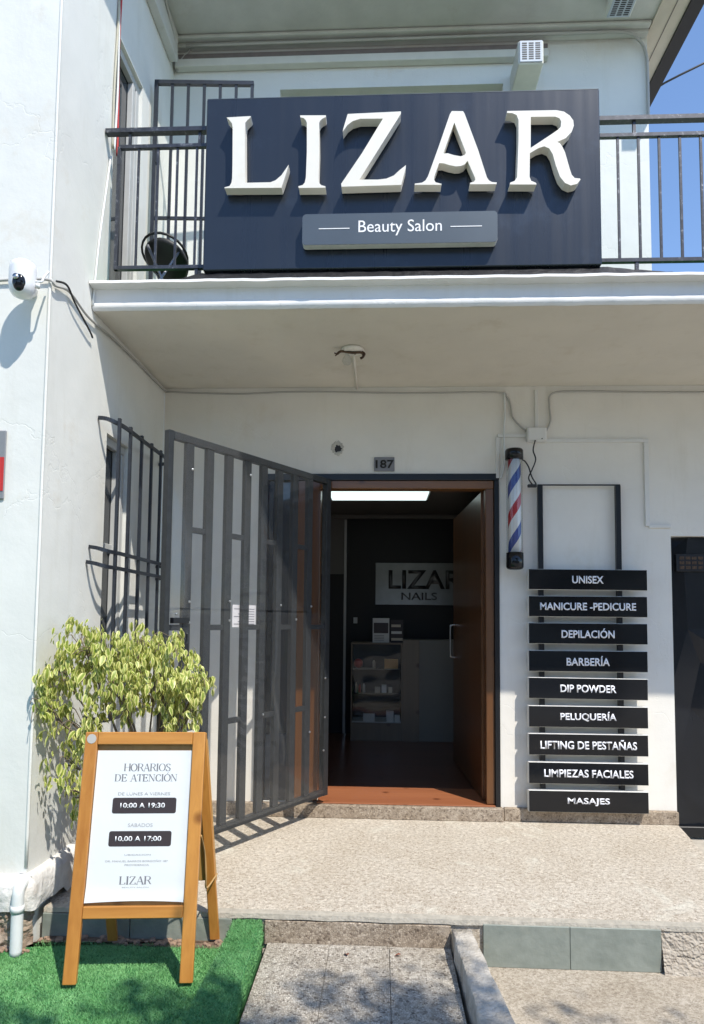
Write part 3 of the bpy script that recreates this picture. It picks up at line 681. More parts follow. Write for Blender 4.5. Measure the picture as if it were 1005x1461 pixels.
# ------------------------------------------------------------------ salon sign
S = thing('salon_sign', 'large navy sign with raised ivory letters LIZAR mounted on the balcony railing', 'shop sign')
bm = bmesh.new(); box(bm, -.857, 1.082, -1.12, -1.055, 2.933, 3.822, .004); finish('panel', bm, NAVY, S)
bm = bmesh.new(); bar(bm, (-.855, -1.088, 3.8235), (1.08, -1.088, 3.8235), .06, .003); finish('top_trim', bm, GREYPL, S)
LET = {
'L':[(-0.740,3.675),(-0.620,3.679),(-0.624,3.670),(-0.636,3.660),(-0.647,3.645),(-0.649,3.617),(-0.642,3.338),(-0.517,3.338),(-0.492,3.348),(-0.464,3.373),(-0.440,3.410),(-0.430,3.425),(-0.438,3.393),(-0.463,3.309),(-0.742,3.313),(-0.743,3.317),(-0.718,3.323),(-0.709,3.340),(-0.706,3.361),(-0.706,3.438),(-0.709,3.623),(-0.713,3.644),(-0.725,3.660)],
'I':[(-0.378,3.676),(-0.251,3.673),(-0.252,3.664),(-0.269,3.656),(-0.280,3.645),(-0.284,3.634),(-0.281,3.487),(-0.283,3.347),(-0.280,3.330),(-0.270,3.318),(-0.250,3.312),(-0.248,3.305),(-0.379,3.306),(-0.381,3.315),(-0.361,3.320),(-0.350,3.333),(-0.345,3.359),(-0.342,3.488),(-0.344,3.638),(-0.350,3.652),(-0.360,3.662),(-0.376,3.666)],
'Z':[(-0.145,3.677),(0.114,3.683),(0.113,3.670),(-0.085,3.342),(0.004,3.340),(0.045,3.344),(0.081,3.359),(0.109,3.386),(0.139,3.410),(0.137,3.394),(0.117,3.311),(-0.171,3.308),(-0.173,3.323),(-0.074,3.475),(0.027,3.649),(-0.083,3.651),(-0.120,3.640),(-0.146,3.620),(-0.168,3.588),(-0.166,3.601)],
'A':[(0.359,3.678),(0.413,3.676),(0.420,3.664),(0.485,3.477),(0.526,3.339),(0.536,3.324),(0.549,3.316),(0.573,3.313),(0.571,3.305),(0.446,3.307),(0.445,3.314),(0.464,3.320),(0.471,3.330),(0.468,3.342),(0.434,3.425),(0.420,3.407),(0.401,3.399),(0.378,3.398),(0.345,3.406),(0.317,3.416),(0.298,3.416),(0.275,3.349),(0.274,3.332),(0.282,3.320),(0.310,3.312),(0.309,3.307),(0.181,3.310),(0.182,3.316),(0.217,3.320),(0.233,3.331),(0.245,3.352),(0.298,3.506),(0.350,3.663)],
'Ah':[(0.371,3.620),(0.427,3.466),(0.420,3.454),(0.401,3.448),(0.368,3.455),(0.340,3.465),(0.318,3.464)],
'R':[(0.624,3.671),(0.857,3.669),(0.893,3.661),(0.921,3.640),(0.937,3.615),(0.939,3.588),(0.929,3.559),(0.901,3.528),(0.859,3.509),(0.873,3.502),(0.884,3.484),(0.896,3.457),(0.917,3.374),(0.926,3.344),(0.940,3.327),(0.965,3.324),(0.967,3.319),(0.951,3.298),(0.921,3.291),(0.894,3.304),(0.871,3.336),(0.853,3.390),(0.838,3.449),(0.822,3.478),(0.799,3.489),(0.771,3.481),(0.730,3.456),(0.728,3.337),(0.735,3.318),(0.758,3.307),(0.760,3.299),(0.634,3.302),(0.636,3.311),(0.657,3.319),(0.669,3.338),(0.677,3.521),(0.678,3.625),(0.669,3.650),(0.648,3.660),(0.623,3.662)],
'Rh':[(0.736,3.639),(0.852,3.637),(0.872,3.628),(0.880,3.612),(0.878,3.585),(0.865,3.571),(0.837,3.551),(0.734,3.482)]}
for k in 'LIZAR':
    bm = bmesh.new(); prism(bm, LET[k], -1.182, -1.128, [LET[k + 'h']] if k + 'h' in LET else [])
    finish('letter', bm, IVORY, S)['label'] = 'ivory raised letter ' + k
# subtitle plate, rounded
def rrect(x0, x1, z0, z1, r, n=5):
    P = []
    for cx, cz, a0 in ((x1 - r, z1 - r, 0), (x0 + r, z1 - r, 90), (x0 + r, z0 + r, 180), (x1 - r, z0 + r, 270)):
        for k in range(n + 1):
            a = math.radians(a0 + 90 * k / n); P.append((cx + r * math.cos(a), cz + r * math.sin(a)))
    return P
bm = bmesh.new(); prism(bm, rrect(-.360, .577, 3.025, 3.180, .018), -1.168, -1.128); pl = finish('subtitle_plate', bm, WSTEEL, S)
bm = bmesh.new(); prism(bm, rrect(-.3595, .5765, 3.0255, 3.1795, .018), -1.1705, -1.1682); finish('plate_face', bm, GREYPL, pl)
text('lettering', 'Beauty Salon', .112, 3.104, .40, .078, -1.171, WHITEP, pl, .0008)
for a, b2 in ((-.280, -.131), (.353, .503)): B('line', a, b2, -1.1722, -1.171, 3.1025, 3.1065, WHITEP, pl)

# ------------------------------------------------------------------ balcony railing
Rl = thing('balcony_railing', 'dark painted iron balcony railing running behind the navy sign', 'railing')
def rail(z, x0, x1, wd, ht, y=-1.05): 
    bm = bmesh.new(); bar(bm, (x0, y, z), (x1, y, z), wd, ht); finish('rail', bm, RAILP, Rl)
rail(3.712, -1.395, 4.5, .036, .022); rail(3.628, -1.32, 4.5, .022, .018); rail(2.986, -1.33, 4.5, .024, .018)
bm = bmesh.new(); bar(bm, (-1.323, -1.05, 3.628), (-1.323, -1.05, 2.977), .018, .018); finish('post', bm, RAILP, Rl)
x = -1.222; i = 0
while x < 2.7:
    if not (-.84 < x < 1.07):
        bm = bmesh.new(); bar(bm, (x, -1.05, 2.995), (x, -1.05, 3.619), .011, .011); finish('baluster', bm, RAILP, Rl)
    x += .1005
for x in (-1.27, -.908, 1.271, 2.3):
    bm = bmesh.new(); bar(bm, (x, -1.05, 3.637), (x, -1.05, 3.701), .014, .014); finish('spacer', bm, RAILP, Rl)
for x in (-.908, 1.271, 2.3):
    bm = bmesh.new(); bar(bm, (x, -1.05, 2.86), (x, -1.05, 2.977), .016, .016); finish('foot', bm, RAILP, Rl)
# balcony floor turf and black membrane
bm = bmesh.new(); rows = []
for x in np.linspace(-1.37, 3.0, 120):
    z = 2.866 + .006 * noise.noise(Vector((x * 9, 0, 0))); r = []
    for y in (-.05, -.5, -1.0, -1.12, -1.165): r.append(bm.verts.new((x, y, z + .004 * noise.noise(Vector((x * 12, y * 12, 3))) - (.006 if y < -1.15 else 0))))
    rows.append(r)
for a, b2 in zip(rows, rows[1:]):
    for k in range(4): bm.faces.new((a[k], a[k + 1], b2[k + 1], b2[k]))
tag(finish('turf_mat', bm, TURFB), 'green turf mat laid on the balcony floor under the railing', 'mat')
bm = bmesh.new(); rows = []
for x in np.linspace(-.99, 1.42, 80):
    h = .030 * max(0, min(1, (x + .99) / .12)) * max(0, min(1, (1.42 - x) / .3)) + .006 * noise.noise(Vector((x * 15, 0, 0)))
    rows.append([bm.verts.new(p) for p in ((x, -.99, 2.868), (x, -1.02, 2.90 + h), (x, -1.10, 2.90 + h), (x, -1.15, 2.861 + .2 * h))])
for a, b2 in zip(rows, rows[1:]):
    for k in range(3): bm.faces.new((a[k], a[k + 1], b2[k + 1], b2[k]))
tag(finish('black_membrane', bm, mat('black_sheeting', (.012, .012, .014), .45, bump=.6, bump_scale=30)), 'black plastic sheeting bunched along the foot of the navy sign', 'plastic sheet')

# security grille standing on the balcony
Gr = thing('balcony_grille', 'tall dark iron security grille standing on the balcony left of the navy sign', 'grille', (-1.36, -.44, 2.87), math.radians(3))
def gbar(a, b2, w_=.016, nm='bar'):
    bm = bmesh.new(); bar(bm, a, b2, w_, w_); return finish(nm, bm, IRON2, Gr)
gbar((0, 0, 0), (0, 0, 1.62), .022, 'post'); gbar((.585, 0, 0), (.585, 0, 1.62), .018, 'post')
gbar((-.01, 0, 1.622), (.595, 0, 1.622), .024, 'rail'); gbar((0, 0, .76), (.585, 0, .76), .016, 'rail'); gbar((0, 0, .06), (.585, 0, .06), .018, 'rail')
for k in range(1, 6): gbar((.0975 * k, 0, .06), (.0975 * k, 0, 1.61))
bm = bmesh.new(); box(bm, .006, .03, -.014, .014, 1.10, 1.19, .005); finish('lock_case', bm, IRON2, Gr)

# folding stool
St = thing('folding_chair', 'folding chair with round black padded seat and crossed grey legs on the balcony', 'chair', (-1.22, -.66, 2.872), math.radians(12)); St.scale = (.86, .86, .92)
bm = bmesh.new(); Ms = Matrix.Translation((.03, 0, .40)) @ Matrix.Rotation(math.radians(20), 4, 'Y') @ Matrix.Rotation(math.radians(-26), 4, 'X')
lathe(bm, [(.02, -.012), (.135, -.014), (.152, 0), (.145, .018), (.02, .026)], (0, 0, 0), 28); bm.transform(Ms); finish('seat', bm, DKC, St, True)
bm = bmesh.new(); tube(bm, [Ms @ Vector((.15 * math.cos(a) - .03, .15 * math.sin(a), .045 + .02 * math.cos(a))) for a in np.linspace(0, 2 * math.pi, 25)], .008, 6, False); finish('hoop', bm, DKC, St, True)
for s_ in (-.10, .10):
    for a, b2 in (((-.14, s_, 0), (.12, s_, .42)), ((.13, s_, 0), (-.08, s_, .44))):
        bm = bmesh.new(); tube(bm, [a, b2], .009, 8); finish('leg', bm, mat('grey_tube', (.30, .31, .33), .35, .6), St, True)

# vented boxes
def ventbox(loc, label, dp=.27, grp='vented boxes under the upper eaves'):
    t = thing('vent_box', label, 'vent box', loc, 0, grp)
    bm = bmesh.new(); box(bm, -.078, .078, -dp, 0, -.078, .078, .006); finish('case', bm, mat('cream_enamel', (.66, .66, .58), .5, noise_amt=.08, noise_scale=14), t)
    g = B('grille', -.070, .070, -dp - .007, -dp - .001, -.068, .072, mat('blue_grey_vent', (.45, .50, .55), .5), t, .002)
    for c_ in range(3):
        for r_ in range(8): B('slot', -.056 + c_ * .041, -.026 + c_ * .041, -dp - .0085, -dp - .0072, -.052 + r_ * .0145, -.0445 + r_ * .0145, DKC, g)
    return t
ventbox((.945, -.004, 4.765 + .0), 'cream box with vented face fixed to the wall just above the navy sign')
v2 = ventbox((1.50, -.17, 5.03), 'cream box with vented underside fixed to the eave at top right', .07); v2.rotation_euler = (math.radians(90), 0, 0); v2.location = (1.50, -.29, 5.10)

# ------------------------------------------------------------------ cables and conduits
def cable(name, pts, r, m, label, cat='cable', sm=6, n=6):
    bm = bmesh.new(); tube(bm, smoothpts(pts, sm) if sm else pts, r, n); return tag(finish(name, bm, m, smooth=True), label, cat)
cable('cable', [(-2.3, YC - .012, 2.61), (-1.9, YC - .012, 2.64), (-1.6, YC - .014, 2.665), (-1.41, YC - .014, 2.665), (-1.385, YC + .01, 2.65), (-1.387, -1.40, 2.69), (-1.387, -1.2, 2.665), (-1.388, -.9, 2.688), (-1.388, -.5, 2.70), (-1.388, -.05, 2.705), (-1.35, -.012, 2.705), (-.9, -.01, 2.690), (-.5, -.01, 2.702), (.2, -.01, 2.688), (.75, -.01, 2.69), (.83, -.01, 2.66), (.855, -.01, 2.60), (.87, -.01, 2.52), (.95, -.02, 2.43)], .006, GREYC, 'thin grey cable running from the wing corner along the porch ceiling edge')
cable('cable', [(-1.385, YC + .02, 2.675), (-1.38, -1.44, 2.70), (-1.378, -1.36, 2.655), (-1.380, -1.2, 2.60), (-1.386, -1.15, 2.585)], .005, DKC, 'dark cable sagging from the wing corner to the balcony slab')
cable('cable', [(1.075, -.012, 2.43), (1.105, -.012, 2.50), (1.10, -.012, 2.60), (1.12, -.012, 2.68), (1.3, -.01, 2.693), (1.7, -.01, 2.685), (2.4, -.01, 2.68)], .006, GREYC, 'grey cable looping right from the junction box along the ceiling')
cable('cable', [(-1.392, -1.145, 2.87 - .12), (-1.392, -1.10, 3.1), (-1.392, -1.03, 3.45), (-1.39, -1.0, 3.62)], .006, PVC, 'white cable slanting down the wing wall to the balcony slab', sm=4)
for i, (dy, m_, lb) in enumerate(((0, MATS['white_pvc'], 'white cable in the bundle hanging at the upper window edge'), (.022, REDP, 'red cable in the bundle hanging at the upper window edge'), (-.02, BEIGE, 'beige cable in the bundle hanging at the upper window edge'))):
    cable('cable', [(-1.39, -.955 + dy + .012 * math.sin(z * 5 + i * 2), z) for z in np.linspace(3.68, 4.9, 14)], .006, m_, lb, sm=3)
cable('cable', [(-1.335, -1.3, 5.09), (-1.33, -.6, 5.09), (-1.34, -.3, 5.05), (-1.36, -.06, 4.98), (-1.37, -.03, 4.92), (-1.34, -.03, 5.0), (-1.28, -.03, 5.07)], .007, GREYC, 'grey cable hanging along the beam in the upper left corner')
cable('conduit', [(-1.3, -.068, 5.062), (0, -.068, 5.066), (1.3, -.068, 5.07), (1.6, -.06, 5.07), (1.70, -.04, 5.03), (1.75, -.02, 4.95), (1.757, -.018, 4.8), (1.757, -.018, 4.5)], .010, GREYC, 'grey conduit along the upper wall bending down beside the eave', 'conduit')
cable('power_line', [(1.9, .9, 4.85), (2.974, 3.0, 7.05), (3.594, 3.0, 7.45), (7, 3, 9.0)], .012, DKC, 'black overhead power line crossing the blue sky', 'power line')
def duct(pts, label, wd=.022, dp=.014, y=-.007):
    """flat plastic trunking on the wall; segments butt end to end"""
    t = thing('cable_duct', label, 'cable duct')
    for i, (a, b2) in enumerate(zip(pts, pts[1:])):
        x0, x1 = sorted((a[0], b2[0])); z0, z1 = sorted((a[1], b2[1])); h = wd / 2
        if x1 - x0 > z1 - z0: B('trunking', x0 + (h if i else 0), x1 - (0 if i == len(pts) - 2 else -h) , -.014, -.0005, z0 - h, z1 + h, PVCW, t, .002)
        else: B('trunking', x0 - h, x1 + h, -.0135, -.0005, z0 + (0 if b2[1] < a[1] and i == len(pts) - 2 else 0), z1 - h - .001, PVCW, t, .002)
PVCW = mat('painted_trunking', (.72, .715, .68), .6, noise_amt=.06)
duct([(.949, 2.406), (.770, 2.406), (.770, 2.13)], 'white cable duct from the junction box down to the door frame corner')
duct([(1.074, 2.372), (1.705, 2.372), (1.698, 1.825), (1.845, 1.825)], 'white cable duct stepping from the junction box down to the garage lintel')
duct([(1.018, 2.715), (1.018, 2.453)], 'short vertical cable duct between the ceiling and the junction box')
cable('cable', [(.815, -.012, 2.69), (.818, -.013, 2.55), (.81, -.013, 2.42), (.815, -.013, 2.25), (.80, -.013, 2.16), (.788, -.013, 2.13)], .006, PVC, 'white cable hanging from the ceiling beside the barber pole', sm=4)
t = thing('junction_box', 'white plastic junction box on the wall above the barber pole', 'junction box', (1.012, -.001, 2.405))
B('case', -.062, .062, -.045, 0, -.046, .048, PVCW, t, .006); B('cover', -.055, .055, -.050, -.0455, -.039, .041, PVCW, t, .003)
bm = bmesh.new(); lathe(bm, [(.004, -.052), (.004, -.0505)], (.03, 0, -.03), 8, 'Y'); finish('screw', bm, DKC, t)
cable('cable', [(1.0, -.05, 2.365), (.985, -.055, 2.30), (1.0, -.055, 2.24), (.975, -.055, 2.17), (.955, -.055, 2.12), (.985, -.055, 2.075), (1.0, -.055, 2.085), (.975, -.055, 2.13), (.955, -.06, 2.19), (.93, -.07, 2.225), (.905, -.08, 2.235)], .0045, DKC, 'black twisted power cable between junction box and barber pole')
B_ = B('cable_connector', .948, 1.005, -.065, -.045, 2.062, 2.082, DKC, None, .004); tag(B_, 'small black cable connector dangling beside the barber pole', 'connector')

# ceiling lamp remains
t = thing('ceiling_lamp', 'broken ceiling lamp base with rusty bracket and bare bulb under the balcony', 'lamp', (-.135, -.63, ZC - .008))
bm = bmesh.new(); lathe(bm, [(.062, 0), (.066, -.008), (.05, -.020), (.02, -.022)], (0, 0, 0), 24); finish('base', bm, WALLIN, t, True)
bm = bmesh.new()
tube(bm, smoothpts([(-.085, -.02, -.035), (-.06, -.02, -.02), (0, -.025, -.030), (.05, -.02, -.028), (.06, -.02, -.05), (.045, -.02, -.062)], 4), .007, 6)
tube(bm, smoothpts([(.01, .02, -.02), (.04, .0, -.012), (.068, -.01, -.028), (.06, -.01, -.05)], 4), .005, 6)
tube(bm, [(-.085, -.02, -.035), (-.10, -.02, -.028)], .004, 5); tube(bm, [(-.085, -.02, -.035), (-.095, -.02, -.045)], .004, 5); finish('bracket', bm, RUST, t, True)
bm = bmesh.new(); lathe(bm, [(.010, -.02), (.012, -.035), (.026, -.055), (.028, -.07), (.018, -.086), (.004, -.092)], (-.03, 0, 0), 16); finish('bulb', bm, CLEAR2, t, True)
cable('conduit', [(-.132, -.58, ZC - .012), (-.132, -.3, ZC - .012), (-.132, -.012, ZC - .014)], .007, WALLIN, 'thin painted conduit from the broken ceiling lamp to the wall', 'conduit', sm=0)

# house number
t = thing('house_number_plate', 'small grey plate with black number 187 over the door', 'number plate', (.048, -.001, 2.222))
B('plate', -.066, .066, -.010, 0, -.046, .046, mat('number_plate_grey', (.20, .20, .21), .45), t, .003)
text('lettering', '187', 0.003, 0, .116, .054, -.0105, mat('black_print', (.008, .008, .008), .5), t, .002, .02)

# ------------------------------------------------------------------ barber pole
t = thing('barber_pole', 'red, white and blue striped barber pole with black caps right of the door', 'barber pole', (.860, -.085, 1.54))
bm = bmesh.new(); lathe(bm, [(.030, 0), (.046, .006), (.053, .016), (.053, .105), (.046, .108)], (0, 0, 0), 32); finish('lower_cap', bm, GLOSSB, t, True)
bm = bmesh.new(); lathe(bm, [(.048, .69), (.056, .693), (.056, .748), (.050, .757), (.01, .760)], (0, 0, 0), 32); finish('upper_cap', bm, GLOSSB, t, True)
bm = bmesh.new(); lathe(bm, [(.040, .109), (.040, .689)], (0, 0, 0), 40); finish('striped_drum', bm, STRIPE, t, True)
bm = bmesh.new(); lathe(bm, [(.0495, .109), (.0495, .689)], (0, 0, 0), 40); bmesh.ops.delete(bm, geom=[f for f in bm.faces if len(f.verts) > 4], context='FACES'); finish('glass_cylinder', bm, CLEAR2, t, True)
for z in (.06, .70): B('bracket', -.012, .012, .045, .084, z, z + .03, BLACK, t)

# ------------------------------------------------------------------ service board
SB = thing('service_board', 'tall board of nine black service panels on two black posts right of the door', 'sign board')
for x, dx in ((1.030, .0), (1.512, -.006)):
    bm = bmesh.new(); bar(bm, (x, -.030, 2.078), (x + dx, -.030, .10), .030, .026); finish('post', bm, BLACK, SB)
B('top_bar', 1.015, 1.527, -.036, -.024, 2.0785, 2.086, BLACK, SB)
names = ['UNISEX', 'MANICURE -PEDICURE', 'DEPILACIÓN', 'BARBERÍA', 'DIP POWDER', 'PELUQUERÍA', 'LIFTING DE PESTAÑAS', 'LIMPIEZAS FACIALES', 'MASAJES']
wid = [.190, .580, .320, .260, .335, .335, .575, .530, .250]
ztop = [1.545, 1.380, 1.214, 1.046, .880, .710, .543, .372, .205]
for i, n_ in enumerate(names):
    z1 = ztop[i]; z0 = z1 - .1275; x0 = .942 - i * .0012; x1 = 1.661 - i * .0022; rot = math.radians(random.uniform(-.25, .25))
    c_ = Vector(((x0 + x1) / 2, 0, (z0 + z1) / 2)); Mx = Matrix.Translation(c_) @ Matrix.Rotation(rot, 4, 'Y') @ Matrix.Translation(-c_)
    p = B('panel', x0, x1, -.088, -.0435, z0, z1, WSTEEL, SB, .0015, Mx); p['label'] = 'black service panel reading ' + n_
    B('face', x0 + .002, x1 - .002, -.0905, -.0883, z0 + .002, z1 - .002, GLOSSB, p, 0, Mx)
    acc = any(ch in n_ for ch in 'ÓÍÑ'); h = .047 if not acc else .060
    text('lettering', n_, c_.x + .0, c_.z + (.003 if acc else 0), wid[i], h, -.0907, SIGNW, p, .0018, .021, 1.0, Mx)

# ------------------------------------------------------------------ metal gate
GA = thing('metal_gate', 'dark grey iron gate with clear acrylic sheets standing open at the doorway', 'gate', (-.3076, -.03, 0), math.pi + 1.0321)
# local: +x away from the hinge, -y... faces; z up
ZB, ZT = .137, 2.118; W = 1.318
def gb(nm, x0, x1, z0, z1, y0=-.013, y1=.013, m=IRON): return B(nm, x0, x1, y0, y1, z0, z1, m, GA, .0015)
gb('stile', W - .012, W + .018, ZB, ZT, -.018, .018); gb('stile', -.005, .04, ZB, ZT, -.018, .018)
gb('rail', .041, W - .013, ZT - .038, ZT - .001, -.016, .016); gb('rail', .041, W - .013, ZB + .001, ZB + .036, -.016, .016)
bx = [1.193, 1.055, .912, .770, .634, .495, .352, .206]
for x in bx: gb('bar', x - .024, x + .024, ZB + .037, ZT - .039)
gaps = list(zip([W - .012] + [b_ - .024 for b_ in bx], [b_ + .024 for b_ in bx] + [.04]))
for i, (a, b2) in enumerate(gaps):
    a, b2 = b2 + .0005, a - .0005
    for z in ((1.655, .690) if i % 2 else (1.175,)): gb('cross_bar', a, b2, z - .014, z + .014, -.011, .011)
FS = 1   # side of the gate that faces the street
def sheetp(nm, pts_, zlo, zhi, seed):
    bm = bmesh.new(); rows = []
    for i in range(31):
        u = i / 30; r = []
        for j in range(21):
            v = j / 20; x, z = pts_(u, v); bul = .006 * noise.noise(Vector((x * 2.2, z * 2.2, seed)))
            r.append(bm.verts.new((x, FS * (.0215 + .004 + bul) + (0), z)))
        rows.append(r)
    for a, b3 in zip(rows, rows[1:]):
        for k in range(20): bm.faces.new((a[k], a[k + 1], b3[k + 1], b3[k]))
    return finish(nm, bm, CLEAR, GA, True)
sheetp('acrylic_sheet', lambda u, v: (.20 + u * 1.11, 1.27 + v * .842), 1.27, 2.11, 1)
def low(u, v):
    z = .16 + v * 1.10; x0 = .03 + .05 * math.sin(v * math.pi) ** 2 + .05 * max(0, math.sin(v * 2 * math.pi + .4)); return x0 + u * (1.30 - x0), z
sheetp('acrylic_sheet', low, .16, 1.26, 4)
for x, z in ((1.275, 1.24), (1.193, 1.30), (1.193, 1.20), (.912, 1.31), (.912, 1.21), (.495, 1.30), (.352, 1.22), (.206, 1.30), (.634, .70), (.206, .55), (1.193, 1.95), (.77, 2.0), (.05, .86), (.05, .62), (.06, .42)):
    bm = bmesh.new(); lathe(bm, [(.0065, FS * .026), (.0065, FS * .031), (.003, FS * .034)], (x, 0, z), 8, 'Y'); finish('screw', bm, CHROME, GA)
lk = gb('lock', 1.20, 1.30, 1.195, 1.222, .014, .040, BLACK)
bm = bmesh.new(); tube(bm, smoothpts([(1.22, .045, 1.15), (1.22, .045, 1.11), (1.235, .045, 1.085), (1.25, .045, 1.11), (1.25, .045, 1.15)], 4), .006, 6); finish('shackle', bm, BLACK, lk, True)
B('case', 1.213, 1.257, .035, .055, 1.06, 1.10, BLACK, lk, .004)
nt_ = B('paper_note', .66, .845, -.0165, -.0150, 1.175, 1.295, mat('note_paper', (.62, .60, .60), .7), GA)
for k in range(7): B('print_line', .672, .833 - (k % 3) * .03, -.0148, -.0142, 1.19 + k * .0135, 1.194 + k * .0135, PINK, nt_)

# ------------------------------------------------------------------ window grille on the wing
WG = thing('window_grille', 'dark iron window grille bowing out from the wing wall behind the gate', 'window grille')
def wg(pts, w_=.014, nm='bar', up=(0, 0, 1)):
    bm = bmesh.new(); pts = smoothpts(pts, 5) if len(pts) > 2 else pts
    for a, b2 in zip(pts, pts[1:]): bar(bm, a, Vector(b2) + (Vector(b2) - Vector(a)) * .02, w_, w_ * 1.3)
    finish(nm, bm, IRON2, WG)
XG = XS + .10
def hoop(z, y0): wg([(XS + .004, y0, z + .02), (XS + .05, y0 - .008, z + .012), (XG - .012, y0 + .03, z), (XG, y0 + .13, z), (XG, -.6, z), (XG, -.22, z), (XG - .03, -.12, z), (XS + .004, -.08, z)], .014, 'rail')
hoop(2.205, -1.02); hoop(1.545, -1.075); hoop(1.468, -1.10); hoop(.72, -1.07)
for y in (-.99, -.836, -.667, -.504, -.34): wg([(XG, y, .72), (XG, y, 2.20)])

# ------------------------------------------------------------------ security camera, plaque, pipe
t = thing('security_camera', 'white dome security camera with black lens hanging on the wing wall', 'security camera', (-1.462, -1.66, 2.61), math.radians(8))
bm = bmesh.new(); lathe(bm, [(.006, .083), (.034, .080), (.050, .066), (.053, .045), (.053, -.02), (.050, -.045), (.038, -.064), (.018, -.073), (.004, -.075)], (0, 0, 0), 32); finish('body', bm, mat('gloss_white_plastic', (.76, .77, .78), .2), t, True)
bm = bmesh.new(); bmesh.ops.create_uvsphere(bm, u_segments=24, v_segments=16, radius=.034)
for v in bm.verts: v.co = Vector((v.co.x * .82 + .002, v.co.y * .6 - .038, v.co.z * 1.15 - .024))
finish('lens_cover', bm, GLOSSB, t, True)
bm = bmesh.new(); lathe(bm, [(.012, -.064), (.012, -.059)], (-.004, 0, -.012), 16, 'Y'); finish('lens', bm, CHROME, t, True)
bm = bmesh.new(); lathe(bm, [(.02, .03), (.026, .05), (.026, .10)], (.0, .0, .0), 16, 'Y'); finish('mount', bm, MATS['gloss_white_plastic'], t, True)
bm = bmesh.new(); tube(bm, smoothpts([(.05, 0, .0), (.075, 0, .0), (.078, .02, .03), (.085, .05, .07)], 4), .005, 6); tube(bm, [(.062, 0, -.01), (.062, 0, -.028)], .009, 8); finish('pigtail_cable', bm, PVC, t, True)
t = thing('wall_plaque', 'grey and red plaque on the wing wall at the left edge', 'plaque', (-1.66, YC - .003, 1.86))
B('plate', -.10, .10, -.008, 0, -.148, .148, GREYP, t, .004); B('red_field', -.095, .096, -.0105, -.0085, -.112, .032, REDP, t)
bm = bmesh.new(); tube(bm, smoothpts([(-1.393, -1.50, .150), (-1.394, -1.56, .158), (-1.394, -1.608, .145), (-1.394, -1.618, .10), (-1.394, -1.618, .02), (-1.394, -1.618, -.11)], 5), .023, 16)
pp_ = tag(finish('drain_pipe', bm, PVC, smooth=True), 'short white plastic drain pipe bending out of the wing plinth', 'pipe')
bm = bmesh.new(); lathe(bm, [(.026, .055), (.026, .082)], (-1.394, -1.618, 0), 16); finish('collar', bm, PVC, pp_, True)

# ------------------------------------------------------------------ sandwich board
SBW = .462
AB = thing('sandwich_board', 'varnished wooden sandwich board with white opening hours poster on the turf', 'sandwich board', (-.885, -1.645, -.112), math.radians(5.5))
H = .882
def slab_in(fr, nm, x0, x1, z0, z1, t0, t1, m, bev=.003, par=None):
    bm = bmesh.new(); box(bm, x0, x1, t0, t1, z0, z1, bev); bm.transform(fr); return finish(nm, bm, m, par or AB)
def lean(deg, dy): return Matrix.Translation((0, dy, H)) @ Matrix.Rotation(math.radians(deg), 4, 'X') @ Matrix.Translation((0, 0, -H))
FR = lean(-10.5, -.005); BK = Matrix(((1, 0, -.06, .06 * H), (0, 1, 0, 0), (0, 0, 1, 0), (0, 0, 0, 1))) @ lean(9.6, .012)      # feet forwards / backwards
w2 = SBW / 2
slab_in(FR, 'stile', -w2, -w2 + .048, 0, H, -.022, 0, WOODS); slab_in(FR, 'stile', w2 - .048, w2, 0, H, -.022, 0, WOODS)
slab_in(FR, 'rail', -w2 + .049, w2 - .049, H - .048, H, -.0215, -.0005, WOODX); slab_in(FR, 'rail', -w2 + .049, w2 - .049, .215, .258, -.0215, -.0005, WOODX)
slab_in(FR, 'back_board', -w2 + .030, w2 - .030, .24, H - .03, .0005, .006, WOODP)
slab_in(BK, 'rear_stile', -w2 + .004, -w2 + .044, 0, H - .01, 0, .02, WOODS); slab_in(BK, 'rear_stile', w2 - .044, w2 - .004, 0, H - .01, 0, .02, WOODS)
slab_in(BK, 'rear_rail', -w2 + .045, w2 - .045, H - .06, H - .012, .0005, .0195, WOODX)
slab_in(BK, 'rear_board', -w2 + .03, w2 - .002, .245, H - .04, .0205, .027, WOODP)
bm = bmesh.new(); lathe(bm, [(.018, -.0235), (.018, -.0222)], (-w2 + .026, 0, H - .026), 16, 'Y'); bm.transform(FR); finish('round_sticker', bm, GREYC, AB)
bm = bmesh.new(); tube(bm, smoothpts([FR @ Vector((w2 + .002, -.01, .50)), Vector((w2 + .008, -.02, .42)), Vector((w2 + .012, -.005, .33)), Vector((w2 + .010, .03, .27)), BK @ Vector((w2 + .002, .012, .28))], 6), .0035, 6); finish('cord', bm, mat('tan_cord', (.42, .26, .10), .8), AB, True)
# poster, slightly curled
bm = bmesh.new(); rows = []
PX0, PX1, PZ0, PZ1 = -w2 + .050, w2 - .050, .272, .812
def pz(x, z):
    u = (x - PX0) / (PX1 - PX0); v = (z - PZ0) / (PZ1 - PZ0)
    return -.0085 - .0022 * noise.noise(Vector((u * 2.1, v * 2.6, 2))) - .006 * max(0, .08 - v) / .08 - .004 * max(0, .06 - (1 - u)) / .06
for i in range(25):
    r = []
    for j in range(33):
        x = PX0 + (PX1 - PX0) * i / 24; z = PZ0 + (PZ1 - PZ0) * j / 32; z2 = z + (.006 * math.sin(i / 24 * 3.0) - .004 if j == 0 else 0)
        r.append(bm.verts.new((x, pz(x, z), z2)))
    rows.append(r)
for a, b2 in zip(rows, rows[1:]):
    for k in range(32): bm.faces.new((a[k], b2[k], b2[k + 1], a[k + 1]))
bm.transform(FR); po = finish('poster', bm, PAPER, AB, True)
PY = -.0004
def FP(c): return FR @ Vector((c.x, c.y + pz(c.x, c.z), c.z))
